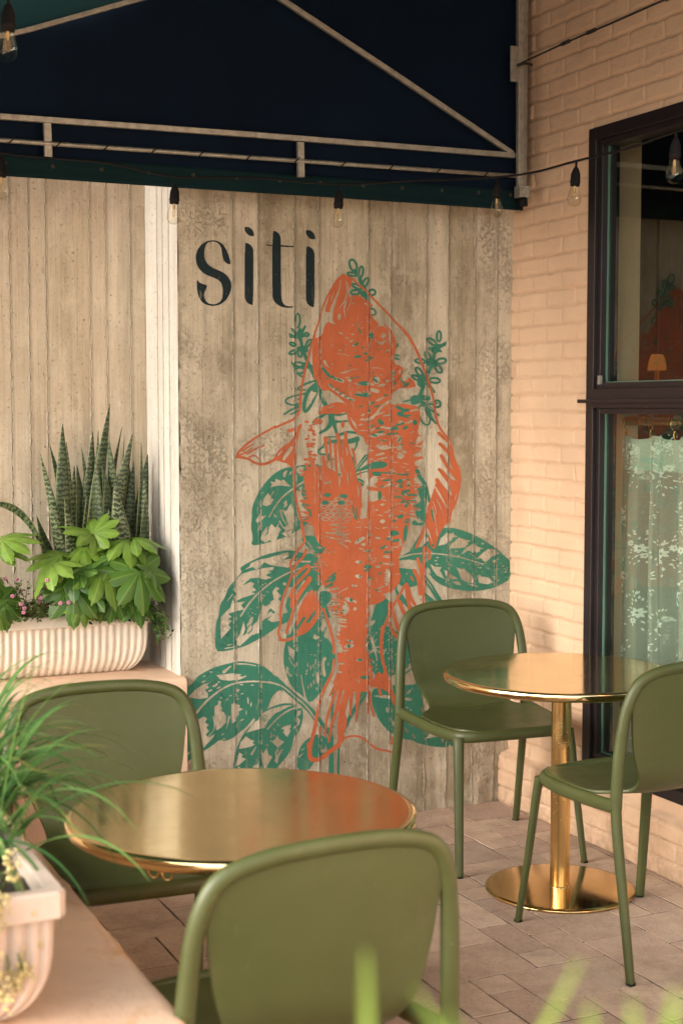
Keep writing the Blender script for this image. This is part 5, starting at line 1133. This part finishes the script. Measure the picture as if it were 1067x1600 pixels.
def snake_mat():
    t = NT('snake_leaf'); c = t.coord(); g = t.n('ShaderNodeAttribute', attribute_name='along').outputs['Fac']; e = t.n('ShaderNodeAttribute', attribute_name='edge').outputs['Fac']; tn = t.n('ShaderNodeAttribute', attribute_name='tone').outputs['Fac']
    z = t.math('MULTIPLY', g, 330); z = t.math('ADD', z, t.math('MULTIPLY', t.noise(t.scale(c, (70, 70, 45)), 1, 4, .7), 17))
    s = t.math('SINE', z); band = t.map(s, -.5, .9)
    lite = t.mix(tn, (.06, .095, .04), (.27, .31, .18)); b = t.mix(band, (.012, .030, .012), lite)
    b = t.mix(t.math('MULTIPLY', t.map(t.noise(c, 60, 3), .45, .65), .4), b, (.05, .085, .035))
    b = t.mix(t.map(e, .86, .97), b, (.20, .22, .08))
    return t.done(t.bsdf(b, .42, 0, spec=.4))
M['snake'] = snake_mat()
zs0 = LEDGE+.19
sn = empty('snake_plant', (PRX-.25, 5.45, zs0)); tag(sn, 'tall banded snake plant rising at the back of the rear planter', 'plant')
specs = [ # tip(zoom), base(zoom), width mm, y, tone
 ((612,38),(556,520),52,5.47,.25),((350,150),(382,640),52,5.42,.3),((278,268),(372,780),34,5.46,.15),((226,318),(350,820),38,5.40,.75),((370,250),(400,720),30,5.48,.7),
 ((517,190),(492,640),48,5.49,.4),((455,280),(500,700),26,5.50,.2),((548,185),(548,560),34,5.50,.3),((678,172),(610,600),40,5.50,.1),((692,215),(650,640),28,5.50,.1),
 ((738,205),(668,640),52,5.45,.45),((785,258),(752,820),48,5.43,.2),((822,318),(800,700),52,5.49,.35),((428,378),(440,760),52,5.50,.1),((602,215),(622,640),52,5.46,.4),
 ((640,488),(652,860),66,5.37,1),((568,380),(608,800),50,5.47,.05),((205,662),(300,900),62,5.41,.1),((415,380),(400,800),34,5.50,.6),((482,560),(478,860),48,5.41,.9),
 ((712,330),(716,760),52,5.50,.3),((532,330),(560,860),52,5.41,.35),((362,560),(378,880),54,5.36,.95),((268,560),(335,900),46,5.37,.85),((655,560),(730,900),54,5.39,.05),
 ((745,360),(716,820),46,5.48,.4),((802,450),(775,860),40,5.42,.85),((590,430),(592,800),44,5.46,.15),((470,400),(470,800),50,5.51,.2),((605,620),(600,880),46,5.38,.8),((808,560),(795,900),44,5.40,.2)]
def snake_leaf(tip, base, wid, y, tone, bend=None):
    tpx = (tip[0]/3.557, 620+tip[1]/3.557); bpx = (base[0]/3.557, 620+base[1]/3.557)
    a = on_y(bpx[0], bpx[1], y); b = on_y(tpx[0], tpx[1], y-.02)
    d0 = (b-a); 
    if bend is None: a = a-d0*max(0, (a.z-zs0)/max(.05, d0.z))
    N = 26; mb = MB(); th0 = rng.uniform(-.5, .5); tw = rng.uniform(-1.0, 1.0); al, ed = [], []
    bx = rng.uniform(-.02, .02); Ltot = (b-a).length
    for i in range(N+1):
        t = i/N; p = a.lerp(b, t)+Vector((math.sin(math.pi*t)*bx, 0, 0))
        if bend: p = p+Vector(bend)*math.sin(math.pi*t)
        w_ = wid/1000*(.62+.55*math.sin(min(1, t*1.35)*math.pi*.55))*(1-max(0, (t-.5)/.5)**1.9)/2+.0006
        th = th0+tw*t; u = Vector((math.cos(th), math.sin(th)*.8, 0)); nrm = Vector((-u.y, u.x, 0))
        if bend: u = Vector((.35, -.5, .8)).normalized(); nrm = Vector((0, -1, 0))
        for k in range(5):
            s = -1+k/2; mb.v.append(tuple(p+u*(w_*s)+nrm*(-.22*w_*(1-s*s)))); al.append(t*Ltot); ed.append(abs(s))
    for i in range(N):
        for k in range(4): mb.f.append((i*5+k, i*5+k+1, (i+1)*5+k+1, (i+1)*5+k))
    o = mb.build('leaf', M['snake'], sn); rel(o, sn); attr(o, 'along', al); attr(o, 'edge', ed); attr(o, 'tone', [tone]*len(al))
    m = o.modifiers.new('t', 'SOLIDIFY'); m.thickness = .002; m.offset = 0
for s_ in specs: snake_leaf(*s_)
snake_leaf((-90, 585), (250, 850), 26, 5.36, .45, (.0, 0, .05))

M['fatsia'] = leaf_mat('fatsia_leaf', (.21, .35, .05), (.055, .15, .022), (.34, .46, .13), .35)
M['stem'] = simple('green_stem', (.14, .20, .05), .5)
def palmate(root, c, size, yaw, tilt, roll, tone, lobes=7, droop=.5):
    """lobed leaf, petiole at c, blade opening along local +Y"""
    NT_, NR_ = lobes*14, 9; vs, tn, vn, fs = [], [], [], []
    span = R(285)
    for i in range(NT_+1):
        f = i/NT_; th = -span/2+span*f; ph = f*lobes; lp_ = abs((ph % 1)-.5)*2     # 0 on a lobe axis, 1 in a gap
        li = min(int(ph), lobes-1); centre = 1-abs((li+.5)/lobes-.5)*1.1
        Rr = size*(.60+.40*(1-lp_)**.62)*(.70+.34*centre)*(1+.02*math.sin(ph*31)+.02*rng.uniform(-1, 1))
        for j in range(NR_+1):
            r = Rr*j/NR_; z = -droop*r*r/size+.05*size*(lp_)*(j/NR_)*(.8)*-1+.004
            vs.append((r*math.sin(th)*.96, r*math.cos(th), z)); tn.append(tone*(.75+.5*(1-lp_)*.5)); vn.append(.4*max(0, 1-lp_*(2.2+14*j/NR_)))
    w_ = NR_+1
    for i in range(NT_):
        for j in range(NR_): fs.append((i*w_+j, (i+1)*w_+j, (i+1)*w_+j+1, i*w_+j+1))
    Mx = Matrix.Translation(c) @ Matrix.Rotation(yaw, 4, 'Z') @ Matrix.Rotation(tilt, 4, 'X') @ Matrix.Rotation(roll, 4, 'Y')
    vs = [tuple(Mx @ Vector(v)) for v in vs]
    o = mesh('leaf', vs, fs, M['fatsia'], root); rel(o, root); attr(o, 'tone', tn); attr(o, 'vein', vn)
    return o
def fatsia(root, base, leaves):
    st = MB()
    for (zx, zy, y, size, yaw, tilt, roll, tone) in leaves:
        c = on_y(zx/3.557, 620+zy/3.557, y); palmate(root, c, size*1.1, R(yaw), R(tilt), R(roll), tone, rng.choice((7, 7, 8)), rng.uniform(.25, .6))
        mid = (Vector(base)+c)/2+Vector((rng.uniform(-.02, .02), 0, .01))
        st.tube([tuple(base), tuple(mid), tuple(c)], [.004, .003, .0022], 6, smoothit=3)
    o = st.build('stem', M['stem'], root); rel(o, root)
fa = empty('fatsia', (PRX-.16, 5.36, zs0)); tag(fa, 'glossy green plant with large lobed leaves at the right end of the rear planter', 'plant')
# yaw 180 = blade opens toward the viewer
fatsia(fa, (PRX-.17, 5.37, zs0), [
 (775,975,5.20,.135,185,-62,0,.25),(575,965,5.24,.125,200,-35,0,.75),(405,1065,5.24,.125,170,-58,0,.15),(300,930,5.27,.115,110,-25,10,1.0),(345,890,5.32,.12,40,25,-20,.9),
 (515,770,5.33,.115,60,42,10,1.0),(525,760,5.32,.10,-50,50,0,.9),(470,840,5.34,.10,150,-20,0,1.0),(700,800,5.30,.12,220,-15,0,.8),(745,790,5.30,.11,-70,10,0,.7),
 (650,830,5.34,.11,30,20,10,.6),(770,870,5.27,.075,200,-45,0,.9),(560,1090,5.26,.09,190,-65,0,.2),(450,1160,5.23,.07,200,-50,0,.7),(640,1110,5.24,.09,180,-70,10,.05),
 (590,1020,5.30,.10,200,-60,0,.05),(690,1060,5.28,.10,170,-65,0,.05),(520,900,5.35,.11,0,20,0,.5),(600,890,5.36,.11,340,25,0,.5),(430,960,5.33,.12,100,-10,0,.35),
 *[(rng.uniform(330, 830), rng.uniform(900, 1130), rng.uniform(5.24, 5.34), rng.uniform(.06, .10), rng.uniform(120, 240), rng.uniform(-70, -25), rng.uniform(-20, 20), rng.choice((0, .05, .15, .3, .6))) for _ in range(22)],
 (840,960,5.22,.085,240,-50,0,.2),(480,1010,5.31,.11,210,-60,0,.0),(380,980,5.31,.11,150,-40,0,.1)])
fb = empty('fatsia', (PRX-.72, 5.36, zs0)); tag(fb, 'lobed green leaves cut off by the left edge of the photo', 'plant')
fatsia(fb, (PRX-.70, 5.37, zs0), [(10,800,5.30,.125,-60,30,0,1.0),(-20,850,5.30,.11,-80,10,0,.8),(10,1130,5.22,.10,200,-60,0,.1),(-10,1200,5.20,.06,200,-50,0,.7),(-40,1010,5.28,.12,230,-50,0,.2)])

M['small_leaf'] = leaf_mat('small_leaf', (.13, .24, .05), (.03, .075, .018), None, .5)
M['pink'] = simple('pink_petal', (.75, .28, .45), .6)
def small_leaf_cloud(root, pts, size, mat, up=.3):
    vs, fs, tn = [], [], []
    for p in pts:
        a = rng.uniform(0, 2*math.pi); e = rng.uniform(-.6, 1.0); d = Vector((math.cos(a)*math.cos(e), math.sin(a)*math.cos(e), math.sin(e)))
        s = d.cross(Vector((rng.uniform(-1, 1), rng.uniform(-1, 1), rng.uniform(-1, 1)))).normalized(); L = size*rng.uniform(.7, 1.4); n = len(vs); p = Vector(p)
        vs += [tuple(p), tuple(p+d*L*.45+s*L*.24), tuple(p+d*L), tuple(p+d*L*.45-s*L*.24)]; fs.append((n, n+1, n+2, n+3)); tn += [rng.random()]*4
    o = mesh('foliage', vs, fs, M[mat], root, False); rel(o, root); attr(o, 'tone', tn); return o
cp = empty('flowering_shrub', (PRX-.50, 5.36, zs0)); tag(cp, 'fine leaved shrub dotted with tiny pink flowers at the left of the rear planter', 'shrub')
pts = []; stb = MB(); fls = MB()
for k in range(95):
    b = Vector((PRX-.52+rng.uniform(-.09, .12), 5.36+rng.uniform(-.05, .05), zs0))
    e = b+Vector((rng.uniform(-.20, .19), rng.uniform(-.17, .08), rng.uniform(.04, .20)))
    mid = (b+e)/2+Vector((0, 0, .03)); stb.tube([tuple(b), tuple(mid), tuple(e)], [.0018, .0013, .0007], 5, smoothit=3)
    for q in range(26):
        t = rng.uniform(.15, 1); p = b*(1-t)**2+mid*2*t*(1-t)+e*t*t; pts.append(p+Vector((rng.uniform(-.006, .006), rng.uniform(-.006, .006), rng.uniform(-.006, .006))))
    if rng.random() < .45:
        fls = MB()
        for q in range(5):
            a = q*2*math.pi/5; c = e+Vector((.0045*math.cos(a), -.003, .0045*math.sin(a))); fls.ball(tuple(c), .0042, 5, .8)
        o = fls.build('flower', M['pink'], cp); rel(o, cp)
small_leaf_cloud(cp, pts, .015, 'small_leaf'); o = stb.build('stem', simple('twig', (.16, .09, .04), .7), cp); rel(o, cp)
M['ivy'] = leaf_mat('ivy_leaf', (.10, .22, .05), (.025, .07, .02), None, .4)
iv = empty('trailing_ivy', (PRX-.02, 5.36, zs0)); tag(iv, 'dark green creeper spilling over the right end of the rear planter', 'plant')
pts = []; stb = MB()
for k in range(12):
    a = Vector((PRX-.05, 5.36+rng.uniform(-.08, .08), zs0+.02)); b = a+Vector((rng.uniform(.04, .07), rng.uniform(-.08, .0), rng.uniform(0, .05))); c = b+Vector((rng.uniform(.0, .045), rng.uniform(-.04, .0), -rng.uniform(.02, .14)))
    stb.tube([tuple(a), tuple(b), tuple(c)], .0014, 5, smoothit=4)
    for q in range(26):
        t = rng.random(); pts.append(a*(1-t)**2+b*2*t*(1-t)+c*t*t+Vector((rng.uniform(-.012, .012), rng.uniform(-.012, .012), rng.uniform(-.012, .012))))
for q in range(420): pts.append(Vector((PRX-.06+rng.uniform(-.22, .05), 5.30+rng.uniform(-.04, .06), zs0+.015+rng.uniform(0, .075))))
small_leaf_cloud(iv, pts, .020, 'ivy'); o = stb.build('stem', M['stem'], iv); rel(o, iv)

# long grass in the near planter
M['grass'] = leaf_mat('grass_blade', (.22, .42, .12), (.05, .16, .05), (.55, .36, .08), .4, .3)
def blades(root, specs_):
    vs, fs, tn, vn = [], [], [], []
    for (p0, d, L, w_, droop, tone) in specs_:
        p = Vector(p0); d = Vector(d).normalized(); N = 16; side = d.cross(Vector((0, 0, 1)))
        side = side.normalized() if side.length > .05 else Vector((1, 0, 0)); dead = rng.random() < .14
        for i in range(N+1):
            t = i/N; ww = w_*(1-t**2.2)*(.7+.3*min(1, t*5))/2+.0003; n = side.cross(d).normalized()
            n0 = len(vs); vs += [tuple(p-side*ww), tuple(p-n*ww*.35), tuple(p+side*ww)]; tn += [min(1, tone*(.6+.6*t))]*3; vn += [(.8*max(0, t-.78)/.22 if dead else 0)]*3
            if i < N: fs += [(n0, n0+1, n0+4, n0+3), (n0+1, n0+2, n0+5, n0+4)]
            p = p+d*(L/N); d = (d+Vector((0, 0, -droop*(.25+t)*1.7/N))).normalized()
    o = mesh('blade_tuft', vs, fs, M['grass'], root); rel(o, root); attr(o, 'tone', tn); attr(o, 'vein', vn); return o
zn = LEDGE+.195
gr = empty('long_grass', (.43, 2.75, zn)); tag(gr, 'tuft of long arching grass in the near left planter', 'grass plant')
sp = []
for k in range(360):
    b = (.475+rng.uniform(-.07, .055), 2.80+rng.uniform(-.26, .27), zn)
    a = rng.uniform(-math.pi, math.pi); el_ = rng.uniform(.55, 1.45)
    d = (math.cos(a)*math.cos(el_), math.sin(a)*math.cos(el_), math.sin(el_))
    sp.append((b, d, rng.uniform(.26, .50), rng.uniform(.009, .0165), rng.uniform(.9, 2.5), rng.random()))
blades(gr, sp)
sd_ = empty('sedum', (.45, 2.36, zn)); tag(sd_, 'pale yellow flower clusters drooping over the end of the near planter', 'flowers')
M['sedum'] = simple('sedum_flower', (.50, .42, .19), .7, 0, .35, 60); fl_ = MB(); stb = MB()
for k in range(60):
    b = Vector((.44+rng.uniform(-.08, .05), 2.34+rng.uniform(-.02, .07), zn)); e = Vector((b.x+rng.uniform(-.08, .06), 2.262+rng.uniform(-.05, .06), zn+rng.uniform(-.11, .10)))
    if e.y < 2.25: e.z = min(e.z, zn+.03)
    mid = (b+e)/2+Vector((0, 0, .06)); stb.tube([tuple(b), tuple(mid), tuple(e)], .0016, 5, smoothit=3)
    fl_ = MB()
    for q in range(26): fl_.ball(tuple(e+Vector((rng.gauss(0, .009), rng.gauss(0, .009), rng.gauss(0, .012)))), rng.uniform(.0022, .0042), 6)
    o = fl_.build('flower_cluster', M['sedum'], sd_); rel(o, sd_)
o = stb.build('stem', M['stem'], sd_); rel(o, sd_)

# plants just in front of the viewer, rooted in a tall box below the frame
bx_ = empty('planter_box', (.33, .56, 0)); tag(bx_, 'tall planter box just below the bottom edge of the photo', 'planter')
bevel(MB().box((-.35, -.18, 0), (.45, .12, .90)).build('body', M['stucco'], bx_, False), .01); MB().box((-.34, -.17, .90), (.44, .11, .905)).build('soil', M['soil'], bx_, False)
M['blade_near'] = leaf_mat('bright_blade', (.36, .48, .10), (.17, .30, .05), (.3, .4, .1), .45, .4)
fg = empty('green_blades', (.33, .56, .9)); tag(fg, 'blurred bright green leaf blades along the bottom right edge', 'grass plant')
vs, fs, tn, vn = [], [], [], []
for (tx, ty, bx2, by2, dist, wid, tone) in [(571,1488,574,1700,.98,.014,.6),(648,1545,735,1700,.95,.012,.35),(905,1500,800,1700,1.0,.014,.75),(918,1568,935,1700,.93,.016,.5),(985,1562,1000,1700,.95,.016,.5),(1055,1545,1030,1700,.93,.022,.5),(700,1585,760,1700,.9,.010,.2)]:
    dist *= .66; wid *= .30
    a = CAM+ray(bx2, by2)*dist; b = CAM+ray(tx, ty)*dist; N = 10
    g0 = Vector((a.x, a.y-.01, .905))
    pts = [g0.lerp(a, i/4) for i in range(4)]+[a.lerp(b, i/N) for i in range(N+1)]; m_ = len(pts)
    for i, p in enumerate(pts):
        t = i/(m_-1); ww = wid/2*(1-max(0, t-.5)**1.6*2.6)+.0004; ww = max(ww, .0006); n0 = len(vs); vs += [tuple(p-RT*ww), tuple(p+F*ww*.4), tuple(p+RT*ww)]; tn += [tone]*3; vn += [0]*3
        if i < m_-1: fs += [(n0, n0+1, n0+4, n0+3), (n0+1, n0+2, n0+5, n0+4)]
o = mesh('blade_tuft', vs, fs, M['blade_near'], fg); rel(o, fg); attr(o, 'tone', tn); attr(o, 'vein', vn)

# ------------------------------------------------------------------ awning
AY = 5.03
aw = empty('awning', (1.6, AY, 2.3)); tag(aw, 'dark navy canvas awning on a galvanised frame above the mural', 'awning')
def bar(name, pxs, w=.022, mat='galv', yy=AY-.03, dep=.018):
    pts = [on_y(a, b, yy) for a, b in pxs]
    mb = MB()
    for p, q in zip(pts[:-1], pts[1:]):
        d = (q-p).normalized(); n = Vector((-d.z, 0, d.x))*(w/2); y = Vector((0, dep/2, 0))
        vs = [p-n-y, p+n-y, p+n+y, p-n+y, q-n-y, q+n-y, q+n+y, q-n+y]
        mb.add(vs, [(0, 3, 2, 1), (4, 5, 6, 7), (0, 1, 5, 4), (1, 2, 6, 5), (2, 3, 7, 6), (3, 0, 4, 7)])
    o = bevel(mb.build(name, M[mat], aw, False), .002, 2); rel(o, aw); return o
M['grommet'] = simple('dull_grommet', (.16, .12, .07), .5, .6)
# canvas end panel
def cloth(name, corners, mat, nu=60, nv=24, amp=.004):
    a, b, c, d = [Vector(p) for p in corners]; vs = []
    for j in range(nv+1):
        for i in range(nu+1):
            u, v = i/nu, j/nv; p = (a*(1-u)+b*u)*(1-v)+(d*(1-u)+c*u)*v
            p.y += amp*math.sin(u*23+v*5)*math.sin(v*7+u*3); vs.append(p)
    w_ = nu+1; o = mesh(name, vs, [(j*w_+i, j*w_+i+1, (j+1)*w_+i+1, (j+1)*w_+i) for j in range(nv) for i in range(nu)], M[mat], aw); rel(o, aw); return o
vt = on_y(400, 292, AY).z; vz0 = on_y(400, 304, AY).z
zt_l = on_y(0, 250, AY).z
XR = on_y(812, 200, AY).x
cloth('end_panel', [(-2.2, AY, on_y(400, 280, AY).z), (XR, AY, on_y(400, 280, AY).z), (XR, AY, 3.75), (-2.2, AY, 3.75)], 'canvas', 90, 40, .008)
v0 = on_y(400, 301, AY-.012).z; v1 = on_y(400, 268, AY-.012).z
XV = on_y(817, 320, AY-.012).x
o = cloth('valance', [(-2.2, AY-.012, v0), (XV, AY-.012, v0), (XV, AY-.012, v1), (-2.2, AY-.012, v1)], 'valance', 80, 6, .003)
sm = o.modifiers.new('t', 'SOLIDIFY'); sm.thickness = .004
bar('frame_bar', [(-300, 160.5), (0, 182), (398, 211), (803, 243)], .020)
bar('frame_bar', [(74, 192), (76, 247)], .026); bar('frame_bar', [(469, 222), (470, 277)], .026)
bar('diagonal_brace', [(420, -14), (612, 113), (800, 240)], .019); bar('diagonal_brace', [(-180, 94), (40, 48), (262, -14)], .017)
bar('corner_post', [(812, -30), (812, 298)], .026, 'galv', AY-.05, .02)
bar('bracket_plate', [(803, 72), (803, 128)], .034, 'galv', AY-.065, .008)
rp = [on_y(x, 219+x*.0695, AY-.035) for x in (-300, 0, 200, 400, 600, 812)]
o = MB().tube([tuple(p) for p in rp], .008, 10).build('rod', M['galv'], aw); rel(o, aw)
for x in range(-20, 740, 74):
    p = on_y(x+38, 219+(x+38)*.0695, AY-.035)
    o = MB().tube([tuple(p+Vector((-.012, -.0095, -.012))), tuple(p+Vector((0, -.0105, 0))), tuple(p+Vector((.012, -.0095, .012)))], .0022, 6).build('lashing', M['rubber'], aw); rel(o, aw)
for k, x in enumerate((8, 83, 159, 233, 302, 370, 437, 500, 567, 628, 690, 747, 797)):
    p = on_y(x, 255+x*.062, AY-.0145)
    o = MB().tube([(p.x+.005*math.cos(a), p.y-.002, p.z+.005*math.sin(a)) for a in np.linspace(0, 2*math.pi, 13)], .0012, 6).build('grommet', M['grommet'], aw); rel(o, aw)
p = on_y(815, 300, AY-.06); bk = MB().box((p.x-.022, p.y-.02, p.z-.022), (p.x+.022, p.y+.02, p.z+.022))
for k in range(26): bk.ball((p.x+rng.uniform(-.02, .02), p.y-.02, p.z+rng.uniform(-.02, .02)), rng.uniform(.003, .006), 5)
o = bk.build('bracket', M['galv'], aw, False); rel(o, aw)
o = MB().tube([(p.x+.006, p.y, p.z-.02), (p.x+.008, p.y, p.z-.055)], .016, 12).ball((p.x+.010, p.y-.014, p.z-.03), .005).build('clamp', M['rubber'], aw); rel(o, aw)
o = MB().box((PX+.02, AY+.012, 2.49), (BX-.03, WY-.003, 3.7)).build('light_block', M['galv'], aw, False); rel(o, aw)  # added unseen block, stops sun passing through the gap behind the end panel
# roof: left slope and flat run, sheltering the terrace
rl = on_y(-180, 94, AY); rk = on_y(330, -34, AY)
mb = MB(); YN = 1.9
prof_ = [(-1.5, 2.55), (rl.x, rl.z-.012), (rk.x, rk.z-.004), (2.2, 3.34), (3.13, 3.38)]
ysr = np.linspace(YN, AY-.002, 24); vs = []
for y in ysr:
    for i in range(len(prof_)): vs.append((prof_[i][0], y, prof_[i][1]+.10*(AY-y)/2.6*(1 if i < 3 else .6)))
m_ = len(prof_); mb.add(vs, [(k*m_+i, k*m_+i+1, (k+1)*m_+i+1, (k+1)*m_+i) for k in range(len(ysr)-1) for i in range(m_-1)])
o = mb.build('roof_canvas', M['roof'], aw, False); rel(o, aw)

# ------------------------------------------------------------------ string of lamps (unlit)
sg = empty('string_lights', (1.8, 4.9, 2.3)); tag(sg, 'black cable of clear unlit filament bulbs along the awning edge', 'string lights')
fil = simple('filament', (.65, .45, .22), .4)
def bulb(px_, py_, t, scale=1.0, tiltx=0, tiltz=0):
    """px, py = cable point the socket hangs from"""
    c = CAM+ray(px_, py_)*t
    s = MB().tube([(0, 0, 0), (0, 0, -.018)], .004, 8).lathe([(.004, -.016), (.009, -.022), (.0155, -.040), (.0165, -.062), (.0175, -.064), (.0175, -.068), (.0165, -.070), (.0155, -.080), (.001, -.080)], (0, 0, 0), 20).build('socket', M['rubber'], sg)
    s.location = c-Vector(sg.location); s.rotation_euler = (tiltx, tiltz, 0); s.scale = (scale,)*3
    b = MB().lathe([(.013, -.078), (.0155, -.092), (.0205, -.108), (.0228, -.120), (.0222, -.131), (.0175, -.141), (.009, -.147), (.0005, -.149)], (0, 0, 0), 24).build('bulb', M['bulb_glass'], s)
    fl = MB().tube([(-.004, 0, -.085), (-.0045, 0, -.122), (-.0015, 0, -.124), (-.001, 0, -.092), (.0015, 0, -.092), (.002, 0, -.124), (.005, 0, -.122), (.004, 0, -.085)], .0006, 5).lathe([(.0035, -.08), (.003, -.095), (.001, -.1)], (0, 0, 0), 8).build('filament', fil, s)
    return c
def cable(pts, r=.0035, mat='rubber'):
    return [tuple(CAM+ray(a, b)*t) for a, b, t in pts]
cb_pts = cable([(-120, 205, 4.75), (-60, 215, 4.75), (0, 238, 4.8), (80, 247, 4.85), (170, 255, 4.9), (274, 276, 4.95), (400, 278, 5.05), (531, 288, 5.1), (650, 282, 5.2), (760, 278, 5.3), (830, 270, 5.2), (898, 252, 4.95), (980, 232, 4.6), (1056, 206, 4.25), (1200, 165, 3.9), (1400, 120, 3.5)])
o = MB().tube(cb_pts, .0038, 8, smoothit=6).build('cable', M['rubber'], sg); rel(o, sg)
bulb(274, 281, 4.95, 1.0, 0, .05); bulb(531, 290, 5.1, .98, 0, .08); bulb(776, 277, 5.3, .95); bulb(900, 253, 4.93, 1.0, 0, .06); bulb(1056, 206, 4.25, 1.0, 0, .05); bulb(2, 236, 4.8, 1.05)
c2 = cable([(-160, -60, 3.6), (-40, -20, 3.65), (16, -6, 3.7), (120, -30, 3.8)])
o = MB().tube(c2, .0038, 8, smoothit=6).build('cable', M['rubber'], sg); rel(o, sg); bulb(14, -6, 3.55, 1.05, 0, .03)
sc_ = empty('steel_cable', (BX-.04, 4.9, 3.0)); tag(sc_, 'thin dark steel guy cable anchored high on the brick wall', 'cable')
pts = [CAM+ray(a, b)*t for a, b, t in ((815, 98, 5.62), (880, 68, 5.3), (960, 34, 4.9), (1030, 3, 4.6), (1120, -38, 4.2))]
o = MB().tube([tuple(p) for p in pts], .0035, 8).build('cable', M['steel'], sc_); rel(o, sc_)
for a, b, t in ((877, 69.5, 5.3), (917, 52, 5.1), (1040, -1, 4.55)):
    p = CAM+ray(a, b)*t; q = CAM+ray(a+12, b-5.5, )*(t-.05); o = MB().tube([tuple(p), tuple(q)], .007, 8).build('turnbuckle', M['steel'], sc_); rel(o, sc_)
p = pts[0]; o = MB().tube([(p.x-.02, p.y, p.z-.012), (p.x+.01, p.y, p.z), (p.x+.05, p.y+.01, p.z)], .006, 8).build('eye_bolt', M['steel'], sc_); rel(o, sc_)
